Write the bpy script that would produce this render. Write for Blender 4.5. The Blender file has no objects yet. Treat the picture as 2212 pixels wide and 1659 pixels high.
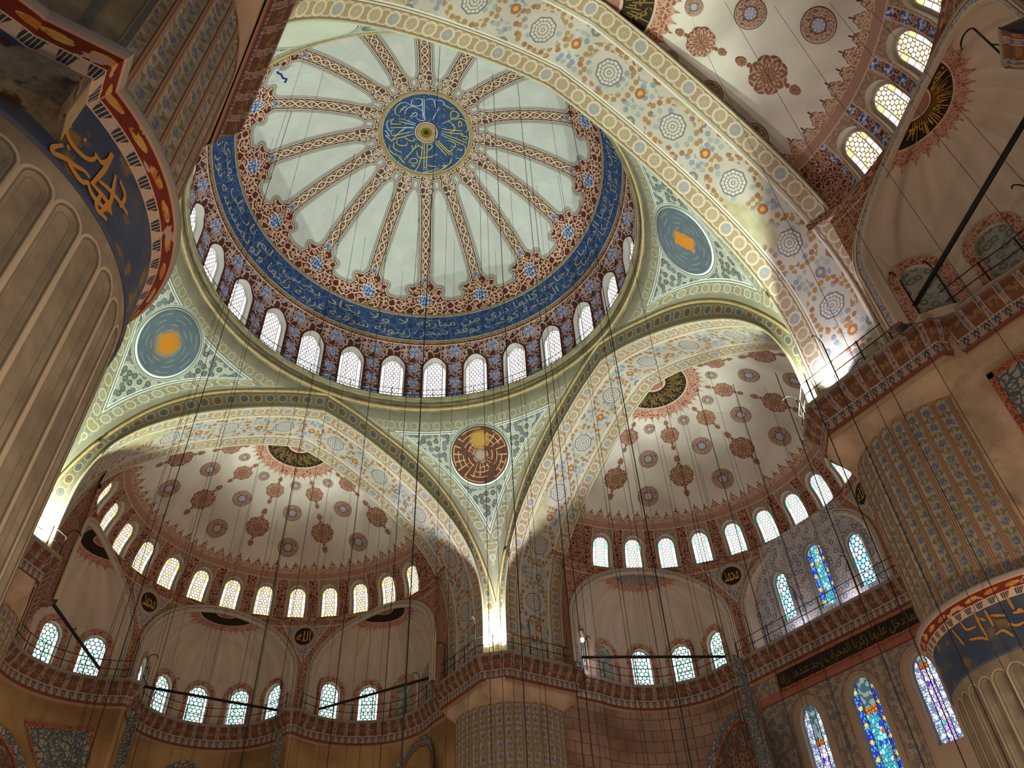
import bpy, math, random
import numpy as np
from mathutils import Matrix, Vector
PI = math.pi
random.seed(7)
S = bpy.context.scene
COL = S.collection

# ---------------------------------------------------------------- camera, world, lights, exposure
CAM_POS = (-10.84, -23.849, 1.7)
YAW, PITCH, ROLL, FPX = 0.607, 0.755, -0.055, 1687.3
def cam_axes():
    f = Vector((math.sin(YAW)*math.cos(PITCH), math.cos(YAW)*math.cos(PITCH), math.sin(PITCH)))
    r = Vector((math.cos(YAW), -math.sin(YAW), 0)); u = r.cross(f)
    c, s = math.cos(ROLL), math.sin(ROLL)
    return c*r+s*u, -s*r+c*u, f
_r, _u, _f = cam_axes()
cd = bpy.data.cameras.new('camera'); cam = bpy.data.objects.new('camera', cd); COL.objects.link(cam)
m = Matrix((_r, _u, -_f)).transposed().to_4x4(); m.translation = CAM_POS
cam.matrix_world = m
cd.sensor_width = 36.0; cd.lens = 36.0*FPX/2212.0; cd.clip_end = 500
S.camera = cam
S.view_settings.view_transform = 'Standard'; S.view_settings.look = 'None'
S.view_settings.gamma = 1.0; S.view_settings.use_curve_mapping = False
S.view_settings.exposure = 0.0
W = bpy.data.worlds.new('world'); S.world = W; W.use_nodes = True
W.node_tree.nodes['Background'].inputs[0].default_value = (0.80, 0.86, 1.0, 1)
W.node_tree.nodes['Background'].inputs[1].default_value = 0.17

def lamp(name, typ, loc, energy, color, radius=0.15, target=None, angle=120, blend=0.6):
    d = bpy.data.lights.new(name, typ); d.energy = energy; d.color = color
    d.shadow_soft_size = radius
    o = bpy.data.objects.new(name, d); COL.objects.link(o); o.location = loc
    if typ == 'SPOT':
        d.spot_size = math.radians(angle); d.spot_blend = blend
    if target is not None:
        o.rotation_euler = (Vector(target)-Vector(loc)).to_track_quat('-Z', 'Y').to_euler()
    return o
GREEN, COOL, WARM = (0.80, 1.0, 0.82), (0.88, 0.97, 1.0), (1.0, 0.85, 0.68)
# floodlights tucked into the four corner nooks on the gallery ledge
for sx, sy, colr, e in ((1, 1, COOL, 7500), (-1, 1, GREEN, 9500), (1, -1, GREEN, 9500), (-1, -1, GREEN, 4500)):
    lamp('corner_floodlight', 'SPOT', (11.70*sx, 11.70*sy, 20.85), e, colr, 0.10, (5.0*sx, 5.0*sy, 46), 124, 0.5)
# second flood washing the near arch soffit at the right pier, and small lamps behind the right gallery rail
lamp('soffit_floodlight', 'SPOT', (10.9, -13.0, 20.7), 2200, (0.88, 0.9, 1.0), 0.12, (10.2, -14.4, 30), 110, 0.8)
lamp('gallery_lamp', 'POINT', (17.6, 10.4, 21.2), 70, (0.86, 0.88, 1.0), 0.12)
lamp('gallery_lamp', 'POINT', (25.3, 1.6, 20.9), 70, (0.84, 0.86, 1.0), 0.12)
lamp('gallery_lamp', 'POINT', (25.3, -2.0, 20.9), 70, (0.84, 0.86, 1.0), 0.12)
# hanging lamps (chandelier rings a few metres above the carpet)
for k in range(8):
    a = 2*PI*k/8
    lamp('hanging_lamp', 'POINT', (8.5*math.cos(a), 8.5*math.sin(a), 5.0), 300, WARM, 0.35)
for x, y in ((0, 22), (-8, 19), (8, 19), (20, 0), (19, 8), (19, -8), (0, -20), (7, -19), (-9, -20)):
    lamp('hanging_lamp', 'POINT', (x, y, 5.5), 1500 if (x, y) == (7, -19) else 500, WARM, 0.35)

# ---------------------------------------------------------------- tagging
ORD = ['zeroth', 'first', 'second', 'third', 'fourth', 'fifth', 'sixth', 'seventh', 'eighth', 'ninth', 'tenth', 'eleventh', 'twelfth',
       'thirteenth', 'fourteenth', 'fifteenth', 'sixteenth', 'seventeenth', 'eighteenth', 'nineteenth']
TENS = {2: 'twent', 3: 'thirt', 4: 'fort', 5: 'fift', 6: 'sixt', 7: 'sevent', 8: 'eight'}
def ordw(n):
    if n < 20: return ORD[n]
    t, u = divmod(n, 10)
    return TENS[t]+'ieth' if u == 0 else TENS[t]+'y-'+ORD[u]
def tag(o, label=None, cat=None, group=None, kind=None):
    if label: o['label'] = label
    if cat: o['category'] = cat
    if group: o['group'] = group
    if kind: o['kind'] = kind
    return o

# ---------------------------------------------------------------- mesh helpers
def mesh(name, verts, faces, uv=None, uv2=None, smooth=True):
    me = bpy.data.meshes.new(name)
    verts = np.asarray(verts, float).reshape(-1, 3)
    me.from_pydata(verts.tolist(), [], [list(map(int, f)) for f in faces])
    li = np.empty(len(me.loops), np.int32); me.loops.foreach_get('vertex_index', li)
    for nm, arr in (('UV', uv), ('UV2', uv2)):
        if arr is not None:
            l = me.uv_layers.new(name=nm)
            l.data.foreach_set('uv', np.asarray(arr, float).reshape(-1, 2)[li].ravel())
    if smooth: me.polygons.foreach_set('use_smooth', [True]*len(me.polygons))
    me.update()
    return me
ALT = {}
def obj(name, me, mat=None, parent=None, mtx=None):
    if mat is not None and me is not None:
        if not me.materials: me.materials.append(mat)
        elif me.materials[0] != mat:
            key = (me.name, mat.name)
            if key not in ALT: ALT[key] = me.copy(); ALT[key].materials[0] = mat
            me = ALT[key]
    o = bpy.data.objects.new(name, me); COL.objects.link(o)
    if parent is not None: o.parent = parent
    elif mtx is not None: o.matrix_world = mtx
    return o
class MB:
    """collects pieces into one mesh"""
    def __init__(s): s.v = []; s.f = []; s.uv = []; s.uv2 = []; s.n = 0
    def add(s, v, f, uv=None, uv2=None):
        v = np.asarray(v, float).reshape(-1, 3); k = len(v)
        s.v.append(v); s.f += [[i+s.n for i in q] for q in f]; s.n += k
        s.uv.append(np.zeros((k, 2)) if uv is None else np.asarray(uv, float).reshape(-1, 2))
        s.uv2.append(np.zeros((k, 2)) if uv2 is None else np.asarray(uv2, float).reshape(-1, 2))
        return s
    def grid(s, P, U=None, U2=None):
        P = np.asarray(P, float); a, b = P.shape[:2]
        f = [[i*b+j, (i+1)*b+j, (i+1)*b+j+1, i*b+j+1] for i in range(a-1) for j in range(b-1)]
        return s.add(P.reshape(-1, 3), f, U, U2)
    def tube(s, pts, r, n=6, caps=True):
        pts = [Vector(p) for p in pts]; rings = []
        for i, p in enumerate(pts):
            d = (pts[min(i+1, len(pts)-1)]-pts[max(i-1, 0)]).normalized()
            h = Vector((0, 0, 1)) if abs(d.z) < .9 else Vector((1, 0, 0))
            a = d.cross(h).normalized(); b = d.cross(a)
            rr = r[i] if isinstance(r, (list, tuple)) else r
            rings.append([p+a*rr*math.cos(2*PI*k/n)+b*rr*math.sin(2*PI*k/n) for k in range(n)])
        v = [c for R in rings for c in R]
        f = [[i*n+k, i*n+(k+1) % n, (i+1)*n+(k+1) % n, (i+1)*n+k] for i in range(len(pts)-1) for k in range(n)]
        if caps: f += [list(range(n))[::-1], [(len(pts)-1)*n+k for k in range(n)]]
        return s.add(v, f)
    def box(s, c, d, rz=0):
        c = Vector(c); R = Matrix.Rotation(rz, 3, 'Z'); v = []
        for x in (-1, 1):
            for y in (-1, 1):
                for z in (-1, 1): v.append(c+R@Vector((x*d[0]/2, y*d[1]/2, z*d[2]/2)))
        return s.add(v, uv=[(p.x+p.y, p.z) for p in v], f=[[0, 1, 3, 2], [4, 6, 7, 5], [0, 4, 5, 1], [2, 3, 7, 6], [0, 2, 6, 4], [1, 5, 7, 3]])
    def mesh(s, name, smooth=True):
        return mesh(name, np.concatenate(s.v), s.f, np.concatenate(s.uv), np.concatenate(s.uv2), smooth)
def RZ(a): return Matrix.Rotation(a, 4, 'Z')
def catmull(pts, n):
    """resample a polyline smoothly at n equal arc-length steps"""
    P = np.array(pts, float); Q = np.vstack([2*P[0]-P[1], P, 2*P[-1]-P[-2]]); out = []
    for i in range(1, len(Q)-2):
        for t in np.linspace(0, 1, 24, endpoint=False):
            a, b, c, d = Q[i-1:i+3]
            out.append(.5*(2*b+(c-a)*t+(2*a-5*b+4*c-d)*t*t+(3*b-a-3*c+d)*t**3))
    out.append(P[-1]); out = np.array(out)
    L = np.r_[0, np.cumsum(np.linalg.norm(np.diff(out, axis=0), axis=1))]
    q = np.linspace(0, L[-1], n)
    return np.stack([np.interp(q, L, out[:, k]) for k in range(out.shape[1])], 1), q
def arclen(P):
    P = np.asarray(P, float)
    return np.r_[0, np.cumsum(np.linalg.norm(np.diff(P, axis=0), axis=1))]
def offset_poly(P, d, closed=False):
    """offset a plan polyline to its left by d, mitred"""
    P = np.asarray(P, float); n = len(P); out = []
    for i in range(n):
        a = P[i]-P[i-1] if i > 0 else P[1]-P[0]
        b = P[i+1]-P[i] if i < n-1 else P[-1]-P[-2]
        a = a/np.linalg.norm(a); b = b/np.linalg.norm(b)
        na = np.array([-a[1], a[0]]); nb = np.array([-b[1], b[0]]); m_ = na+nb
        k = m_@m_
        m_ = m_*2/k if k > .5 else na
        out.append(P[i]+m_*d)
    return np.array(out)
def sweep(mb, P, prof, u0=0):
    """sweep a (offset, z) profile along a plan polyline"""
    L = arclen(P)+u0; pl = arclen(prof)
    cols = [np.c_[offset_poly(P, o), np.full(len(P), z)] for o, z in prof]
    G = np.stack(cols, 1)
    U = np.stack(np.meshgrid(L, pl, indexing='ij'), -1)
    return mb.grid(G, U)

# ---------------------------------------------------------------- shader expressions
def lin(c):
    if isinstance(c, str):
        c = tuple(int(c[i:i+2], 16)/255 for i in (1, 3, 5))
    return tuple(((v+.055)/1.055)**2.4 if v > .04045 else v/12.92 for v in c[:3])+(1.0,)
class N:
    """a float socket with arithmetic"""
    def __init__(s, b, sock): s.b = b; s.k = sock
    def _m(s, op, *a, clamp=False): return s.b.math(op, s, *a, clamp=clamp)
    def __add__(s, o): return s._m('ADD', o)
    __radd__ = __add__
    def __sub__(s, o): return s._m('SUBTRACT', o)
    def __rsub__(s, o): return s.b.math('SUBTRACT', o, s)
    def __mul__(s, o): return s._m('MULTIPLY', o)
    __rmul__ = __mul__
    def __truediv__(s, o): return s._m('DIVIDE', o)
    def __rtruediv__(s, o): return s.b.math('DIVIDE', o, s)
    def __neg__(s): return s*-1.0
    def __abs__(s): return s._m('ABSOLUTE')
    def __lt__(s, o): return s._m('LESS_THAN', o)
    def __gt__(s, o): return s._m('GREATER_THAN', o)
    def __and__(s, o): return s._m('MULTIPLY', o)
    def __or__(s, o): return s._m('MAXIMUM', o)
    def min(s, o): return s._m('MINIMUM', o)
    def max(s, o): return s._m('MAXIMUM', o)
    def smin(s, o, k): return s._m('SMOOTH_MIN', o, k)
    def fract(s): return s._m('FRACT')
    def floor(s): return s._m('FLOOR')
    def sin(s): return s._m('SINE')
    def cos(s): return s._m('COSINE')
    def sqrt(s): return s._m('SQRT')
    def pow(s, o): return s._m('POWER', o)
    def inv(s): return 1.0-s
    def cell(s, per): return ((s/per).fract()-.5)*per       # position inside a cell of a repeat
    def odd(s, per): return ((s/per).floor()*.5).fract() > .25
    def band(s, a, b_): return (s > a) & (s < b_)
class B:
    def __init__(s, mat):
        s.t = mat.node_tree; s.cache = {}
    def node(s, typ): return s.t.nodes.new(typ)
    def put(s, sock, v):
        if isinstance(v, N): s.t.links.new(v.k, sock)
        elif isinstance(v, bpy.types.NodeSocket): s.t.links.new(v, sock)
        else: sock.default_value = v
    def math(s, op, *a, clamp=False):
        n = s.node('ShaderNodeMath'); n.operation = op; n.use_clamp = clamp
        for i, v in enumerate(a): s.put(n.inputs[i], v)
        return N(s, n.outputs[0])
    def uv(s, name='UV'):
        if name not in s.cache:
            n = s.node('ShaderNodeUVMap'); n.uv_map = name
            q = s.node('ShaderNodeSeparateXYZ'); s.t.links.new(n.outputs[0], q.inputs[0])
            s.cache[name] = (N(s, q.outputs[0]), N(s, q.outputs[1]))
        return s.cache[name]
    def vec(s, x, y, z=0.0):
        n = s.node('ShaderNodeCombineXYZ')
        for i, v in enumerate((x, y, z)): s.put(n.inputs[i], v)
        return n.outputs[0]
    def objco(s):
        n = s.node('ShaderNodeTexCoord'); return n.outputs['Object']
    def noise(s, v, scale=1.0, detail=2.0, rough=.5):
        n = s.node('ShaderNodeTexNoise'); s.put(n.inputs['Vector'], v)
        n.inputs['Scale'].default_value = scale; n.inputs['Detail'].default_value = detail; n.inputs['Roughness'].default_value = rough
        return N(s, n.outputs[0])
    def vor(s, v, feat='F1', rnd=1.0, scale=1.0):
        n = s.node('ShaderNodeTexVoronoi'); n.feature = feat; n.voronoi_dimensions = '2D'
        s.put(n.inputs['Vector'], v); n.inputs['Scale'].default_value = scale; n.inputs['Randomness'].default_value = rnd
        if feat == 'F1':
            q = s.node('ShaderNodeSeparateColor'); s.t.links.new(n.outputs['Color'], q.inputs[0])
            return N(s, n.outputs['Distance']), N(s, q.outputs[0]), N(s, q.outputs[1])
        return N(s, n.outputs['Distance'])
    def mix(s, f, a, b_):
        n = s.node('ShaderNodeMix'); n.data_type = 'RGBA'
        s.put(n.inputs[0], f)
        for i, v in ((6, a), (7, b_)): s.put(n.inputs[i], lin(v) if isinstance(v, (str, tuple)) else v)
        return n.outputs[2]
    def ss(s, a, b_, x):
        n = s.node('ShaderNodeMapRange'); n.interpolation_type = 'SMOOTHSTEP'
        s.put(n.inputs[0], x); s.put(n.inputs[1], a); s.put(n.inputs[2], b_)
        return N(s, n.outputs[0])
    def len(s, x, y): return (x*x+y*y).sqrt()
    def ang(s, x, y): return s.math('ARCTAN2', y, x)
    def scale(s, colr, f):
        n = s.node('ShaderNodeMix'); n.data_type = 'RGBA'; n.blend_type = 'MULTIPLY'; n.inputs[0].default_value = 1.0
        s.put(n.inputs[6], lin(colr) if isinstance(colr, (str, tuple)) else colr)
        q = s.node('ShaderNodeCombineColor')
        for i in range(3): s.put(q.inputs[i], f)
        s.t.links.new(q.outputs[0], n.inputs[7])
        return n.outputs[2]
def M(name, fn, rough=.8, grime=.18, gscale=.6, metallic=0.0, spec=.25):
    mat = bpy.data.materials.new(name); mat.use_nodes = True
    b = B(mat); p = mat.node_tree.nodes['Principled BSDF']
    c = fn(b)
    if isinstance(c, (str, tuple)): c = b.mix(0.0, c, c)
    if grime: c = b.scale(c, 1.0-grime+grime*2.0*b.noise(b.objco(), gscale, 5.0, .65))
    mat.node_tree.links.new(c, p.inputs['Base Color'])
    p.inputs['Roughness'].default_value = rough; p.inputs['Metallic'].default_value = metallic
    p.inputs['Specular IOR Level'].default_value = spec
    return mat
def EM(name, fn, strength):
    mat = bpy.data.materials.new(name); mat.use_nodes = True
    b = B(mat); p = mat.node_tree.nodes['Principled BSDF']; c = fn(b)
    if isinstance(c, (str, tuple)): c = b.mix(0.0, c, c)
    p.inputs['Base Color'].default_value = (.05, .05, .05, 1); p.inputs['Roughness'].default_value = .3
    mat.node_tree.links.new(c, p.inputs['Emission Color']); p.inputs['Emission Strength'].default_value = strength
    return mat
# ---------------------------------------------------------------- painted patterns
def floral(b, x, y, per, ground, stem, cA, cB, rad=.40, sw=.05, rnd=.8, core='#c9b8a0'):
    v = b.vec(x/per, y/per)
    d, c1, c2 = b.vor(v, 'F1', rnd); e = b.vor(v, 'DISTANCE_TO_EDGE', rnd)
    n = b.noise(b.vec(x/per*5.0, y/per*5.0), 1.0, 1.0)
    col = b.mix(e < sw, ground, stem)
    mm = b.ss(rad, rad-.06, d+(n-.5)*.28)
    cc = b.mix(c1 > .5, cA, cB)
    cc = b.mix((d+(n-.5)*.2) < rad*.38, cc, core)
    return b.mix(mm, col, cc)
def arabesque(b, x, y, per, ground, line, accent, w=.10, warp=.5, acc=.24):
    n1 = b.noise(b.vec(x/per*.9, y/per*.9), 1.0, 1.0)-.5; n2 = b.noise(b.vec(x/per*.9+7.3, y/per*.9+3.1), 1.0, 1.0)-.5
    v = b.vec(x/per+n1*warp*2.0, y/per+n2*warp*2.0)
    e = b.vor(v, 'DISTANCE_TO_EDGE', 1.0); d, c1, c2 = b.vor(v, 'F1', 1.0)
    r = abs(d-.30) < w*.7
    col = b.mix((e < w) | (r & (c2 > .35)), ground, line)
    return b.mix((d < acc) & (c1 > .62), col, accent)
def flower(b, x, y, R, n, colr, out, core):
    r = b.len(x, y); a = b.ang(x, y)
    k = (a*float(n)).cos()*.14+.86
    f = r/(k*R)
    return f
def scroll_band(b, u, v, per, half, ground, ring, disc, rosette, vine):
    """chain of medallions joined by S scrolls"""
    cu = u.cell(per); r = b.len(cu, v)
    odd = ((u/per).floor()/3.0).fract() < .3
    col = b.mix(abs(abs(v)-(u*(PI/per)).cos().__abs__()*half*.85) < half*.13, ground, vine)
    R = per*.33
    col = b.mix(r < R, col, disc)
    col = b.mix((r < R) & odd, col, rosette)
    a = b.ang(cu, v)
    col = b.mix((r < R*.72) & ((a*8.0).cos() > .2) & (r > R*.25), col, ground)
    col = b.mix(abs(r-R) < half*.11, col, ring)
    return col
def lines(b, d, col, specs):
    for a, z, c in specs: col = b.mix(d.band(a, z), col, c)
    return col

# ----- main dome: UV = (metres across a rib sector, arc length), UV2 = (metres across a window sector, arc length)
def dome_fn(b):
    x, s = b.uv(); ax = abs(x)
    plaster = b.mix(b.noise(b.vec(x*.5, s*.5), 1.0, 4.0), '#b6bab4', '#d9dbd4')
    # painted border: lobes with ears, ribs, star round the crown
    a = b.ang(x, s-SF)
    lobe = b.len(x, s-SF)-(1.18+(a*10.0).cos()*.055)
    base = s-(SV+.05-(ax*2.6).cos()*.05)
    rib = ax-.36
    d = lobe.smin(base, .25).smin(rib, .30)
    ear = b.len(ax-1.0, s-(SF+.62))-.22
    d = d.smin(ear, .08)
    s2 = s-SSTAR
    star = b.len(x, s2*1.0)-(.52+(b.ang(x, s2)*8.0).cos()*.05)
    d = d.smin(star, .18)
    d = d.min(SDISC-.25-s)
    dark = arabesque(b, x, s, .42, '#5c241c', '#d6b49a', '#c99a7a', .085, .35, .16)
    # braid in the ribs
    t = s*(2*PI/1.5)
    br = (abs(x-t.sin()*.19) < .055) | (abs(x+t.sin()*.19) < .055) | (abs(ax-.27+(t*2.0).cos()*.05) < .025)
    ribc = b.mix(br, '#4d4436', '#dcbfa4')
    ribc = b.mix((b.len(x, s.cell(.75)) < .10), ribc, '#c8937c')
    inrib = (ax < .33) & (s > SN-.2)
    col = b.mix(inrib, dark, ribc)
    # star round the crown: pale braid with blue knots
    col = b.mix((s2 > -.75), col, arabesque(b, x, s, .34, '#56453a', '#dcc0a6', '#7f8fb4', .11, .3, .2))
    # flower in each lobe
    f = flower(b, x, s-(SF-.05), .47, 10, None, None, None)
    fl = b.mix(b.noise(b.vec(x*7.0, s*7.0), 1.0, 1.0) > .52, '#3f5588', '#b9c3dc')
    col = b.mix(f < 1.25, col, '#d9bda2'); col = b.mix(f < 1.08, col, fl)
    kn = b.len(ax, s-(SN+.12))
    col = b.mix(kn < .2, col, '#8d94b8'); col = b.mix(kn < .1, col, '#56618f')
    col = lines(b, d, col, [(-.06, 10, '#4e423c'), (.0, .055, '#e6cfb8')])
    col = b.mix(d > .105, col, plaster)
    col = lines(b, d, col, [(.16, .20, '#6b625c')])
    return col
def drum_fn(b):
    x, s = b.uv('UV2'); ax = abs(x)
    col = arabesque(b, x, s, .40, '#4f2622', '#b89a92', '#8c86a8', .095, .5, .2)
    fl = b.len(ax-1.40, (s-.0).cell(1.35)*.9)
    n = b.noise(b.vec(x*6.0, s*6.0), 1.0, 1.0)
    blue = b.mix(n > .5, '#4a62a8', '#a9b4d6')
    col = b.mix(fl < .34, col, b.mix(n > .5, '#6f739c', '#a7a6c0'))
    col = b.mix((ax > 1.02) & (s < 1.15), col, blue)
    # dark outline round the window
    w = b.math('MAXIMUM', ax-.8, 0.0); tt = b.math('MAXIMUM', s-3.35, 0.0)
    o = b.len(ax.min(9.0), tt*.92)
    col = b.mix((o < .97) & (s > 3.3) | ((ax < .95) & (s < 3.35)), col, '#4a201c')
    col = lines(b, s, col, [(SBL-.16, SBL-.1, '#e0c0a0'), (SBL-.1, 99, '#6b2a20')])
    return col
def band_fn(b):
    x, s = b.uv()
    n = b.noise(b.vec(x*3.0, s*3.0), 1.0, 2.0)
    col = b.mix(b.ss(.35, .65, n), '#243760', '#2f4a78')
    v = b.vec(x*1.6, s*1.6); e = b.vor(v, 'DISTANCE_TO_EDGE', 1.0)
    col = b.mix((e < .028), col, '#5a6f93')
    col = lines(b, s, col, [(-9, .17, '#7d7058'), (.17, .21, '#c9ab86'), (SBU-SBL-.16, 99, '#84775e'), (SBU-SBL-.2, SBU-SBL-.16, '#c9ab86')])
    return col
def crown_fn(b):
    x, y = b.uv(); r = b.len(x, y); a = b.ang(x, y)
    n = b.noise(b.vec(x*1.5, y*1.5), 1.0, 3.0)
    col = b.mix(n, '#2a4068', '#3f5a82')
    col = b.mix((b.vor(b.vec(x*2.4, y*2.4), 'F1', 1.0)[0] < .1), col, '#7f93b0')
    col = lines(b, r, col, [(2.80, 2.88, '#c7b8a0'), (2.88, 9, '#a58e72'), (2.93, 2.97, '#5e4a38')])
    col = lines(b, r, col, [(-1, .74, '#d8c8b2'), (.6, .68, '#8c5a3c'), (-1, .5, '#c9b08c'), (.40, .46, '#6a4430'), (-1, .36, '#7a6a1c')])
    col = b.mix((r < .34) & ((a*6.0).cos()*.5+(r*18.0).sin() > .2), col, '#2a2410')
    return col
# ----- pendentives: UV = (distance to arch edge, distance to ring), UV2 = (lateral metres, depth)
def pend_fn(b):
    da, dr = b.uv(); x, y = b.uv('UV2')
    d = da.min(dr-.35)
    olive = b.mix(b.noise(b.vec(x*.8, y*.8), 1.0, 4.0), '#6a6450', '#918a74')
    near_arch = da < (dr-.35)
    chA = scroll_band(b, y, da-.72, .72, .26, '#857f6a', '#b8b29a', '#9c9680', '#958a60', '#a09a84')
    chR = scroll_band(b, x, dr-1.05, .72, .26, '#857f6a', '#aca68e', '#938d76', '#8f855e', '#989280')
    col = b.mix(near_arch, chR, chA)
    col = b.mix(d < .34, col, olive); 
    inner = floral(b, x, y, .40, '#b4b4a3', '#85867a', '#595d55', '#6c7076', .47, .04, .6, '#74776d')
    col = b.mix(d > 1.12, col, inner)
    col = lines(b, d, col, [(1.06, 1.12, '#d6d8cc'), (1.12, 1.19, '#6f7870'), (1.19, 1.25, '#d6d8cc')])
    rr = b.len(x, y-ROUND_S)
    col = lines(b, rr, col, [(-1, ROUND_R+.22, '#b8baac'), (ROUND_R+.14, ROUND_R+.18, '#606860'), (ROUND_R+.02, ROUND_R+.08, '#606860')])
    return col
def round_fn(kind):
    def fn(b):
        x, y = b.uv(); r = b.len(x, y); a = b.ang(x, y)
        n = b.noise(b.vec(x*1.6, y*1.6), 1.0, 4.0)
        if kind == 'kufic':
            col = b.mix(n, '#4a2c22', '#5d3a2a')
            g = (abs((r*3.2).fract()-.5) < .10) & ((a*5.0+r*3.0).sin() > -.4)
            g = g | ((abs((a*(20/(2*PI))).fract()-.5) < .09) & (r > .5) & ((r*4.0+a*2.0).cos() > -.3))
            col = b.mix(g & (r < 1.75), col, '#b98a62')
            wear = b.ss(.75, .3, b.len(x-.1, y-1.0)+(n-.5)*.6)
            col = b.mix(wear, col, '#a8803c'); col = b.mix(b.ss(.5, .2, r), col, '#988474')
        else:
            col = b.mix(n, '#48525c', '#5f6a70')
            g = (abs((r*3.4).fract()-.5) < .07) & ((a*7.0+r*5.0).sin() > -.1)
            col = b.mix(g, col, '#7b8484')
            if kind == 'ring': 
                col = b.mix(b.ss(.95, .45, r+(n-.5)*.9), col, '#9a7a3a'); col = b.mix(b.ss(.62, .5, r), col, '#b3701e')
            else:
                q = b.math('MAXIMUM', abs(x)*1.35, abs(y)*.85)
                col = b.mix(b.ss(.6, .48, q), col, '#b9741e')
        return lines(b, r, col, [(ROUND_R-.07, 9, '#cfdcd0')])
    return fn
# ----- arches
def face_fn(b):
    u, v = b.uv()                 # v: 0 at the arris, 1 at the outer moulding
    col = scroll_band(b, u, (v-.55)*1.2, .82, .34, '#80755c', '#aca082', '#565a60', '#6f4c38', '#948870')
    return lines(b, v, col, [(-1, .10, '#b8a783'), (.10, .13, '#6c5638'), (.93, 2, '#a58f62')])
def soffit_fn(b):
    u, v = b.uv(); d = 2.0-abs(v)
    tan = scroll_band(b, u, d-.42, .86, .36, '#97826a', '#c2b096', '#a5937a', '#8f9298', '#b8a286')
    # floral field
    P = 3.5
    cu = u.cell(P); rm = b.len(cu, v)
    ring = abs(b.len(cu*.86, v*1.15)-1.05)
    ring2 = abs(b.len((abs(cu)-P/2)*.95, v*1.2)-.62)
    ch = b.vor(b.vec(u/.30, v/.30), 'F1', .55)
    n = b.noise(b.vec(u*14.0, v*14.0), 1.0, 1.0)
    fl = b.ss(.44, .36, ch[0]+(n-.5)*.22)
    on_red = (ring < .17); on_blue = (ring2 < .26) | (ch[2] > .76)
    ground = b.mix(b.noise(b.vec(u*.7, v*.7), 1.0, 3.0), '#a0968a', '#bdb3a6')
    col = b.mix(fl & on_blue, ground, b.mix(ch[1] > .5, '#7c8490', '#8f9690'))
    col = b.mix(fl & on_red, col, b.mix(ch[1] > .3, '#8d6249', '#98744a'))
    big = b.vor(b.vec(u/1.15+.37, v/1.15+.21), 'F1', .5)
    bn = big[0]+(n-.5)*.10
    col = b.mix((bn < .20) & (rm > 1.2), col, b.mix(big[1] > .45, '#6a7280', '#935c3c'))
    col = b.mix((bn < .09) & (rm > 1.2), col, '#c0924e')
    # octagonal medallion
    a = b.ang(cu, v); k = (a*8.0).cos()*.035+.965
    oc = rm/k
    lac = (abs((oc*6.5).fract()-.5) < .16) | (abs((a*8.0/PI).fract()-.5) < .10)
    col = b.mix(oc < .58, col, b.mix(lac, '#c2b6a4', '#76757c'))
    col = lines(b, oc, col, [(.53, .58, '#62626a')])
    # worn plaster near the haunch
    wear = b.ss(.60, .66, b.noise(b.vec(u*.22, v*.4+2.0), 1.0, 3.0))
    col = b.mix(wear, col, b.mix(b.noise(b.vec(u*2.0, v*2.0), 1.0, 4.0), '#8f8260', '#b9ae8e'))
    col = b.mix(d < .84, col, tan)
    return lines(b, d, col, [(-1, .07, '#b9a083'), (.07, .1, '#6b4f3a'), (.78, .82, '#6b5a4c'), (.82, .90, '#dccdb8'), (.90, .93, '#6d6a72'), (.93, 1.0, '#d5c8b8')])
# ----- half domes: UV = (cell number of the palmette row, arc length above the row), UV2 = metres
PLASTER = ('#b9aca0', '#d4cabd')
def half_fn(b):
    u, s = b.uv(); x, y = b.uv('UV2')
    col = b.mix(b.ss(.3, .7, b.noise(b.vec(x*.35, y*.25), 1.0, 5.0)), *PLASTER)
    c = abs(u.fract()-.5)*2.0; hi = (u*.5).fract() > .5
    h = .50+hi*.16
    lob = h-(c*c)*.36-(c*9.0).cos()*.035
    sp = (c < .10) & (s < h+.20)
    d = s-lob
    inside = (d < 0.0) | sp
    fil = arabesque(b, x, y, .17, '#8d6250', '#c4a48c', '#a07a5f', .12, .4, .2)
    col = b.mix(inside, col, fil)
    return b.mix((abs(d) < .022) | (sp & (s > h)), col, '#4a3128')
def belt_fn(step, blue):
    def fn(b):
        x, s = b.uv(); ax = abs(x); X, y = b.uv('UV2')
        n = b.noise(b.vec(X*7.0, s*7.0), 1.0, 1.0)
        col = arabesque(b, X, s, .24, '#5f2a20', '#b08672', '#8f6a5c', .10, .45, .2)
        if blue:
            fl = b.len(ax-step, s.cell(.72)*1.02)
            col = b.mix(fl < .25, col, b.mix(n > .5, '#3f4f86', '#a4aac6'))
            col = b.mix(fl < .06, col, '#d8c8b8')
        top = b.len(x, b.math('MAXIMUM', s-1.62, 0.0)*.95)
        col = b.mix((ax < .70) & (s < 2.62), col, b.mix(n > .52, '#8d7260', '#a48b76'))
        col = b.mix(abs(ax-.72) < .03, col, '#c2a488')
        return lines(b, s, col, [(-1, .06, '#c9b496'), (2.60, 2.66, '#c2a488'), (2.66, 9, '#a0796a')])
    return fn
def medal_fn(b):
    x, y = b.uv(); r = b.len(x, y); a = b.ang(x, y)
    col = arabesque(b, x, y, .26, '#76503f', '#ae917c', '#93715f', .12, .4, .2)
    col = lines(b, r, col, [(.93, 9, '#573228'), (.87, .92, '#b3988a'), (-1, .46, '#86695f'), (.41, .46, '#55302a'), (-1, .36, '#7f8598')])
    return b.mix((r < .33) & ((a*8.0).cos()*(r*14.0).sin() > .1), col, '#c3bcc0')
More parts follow.
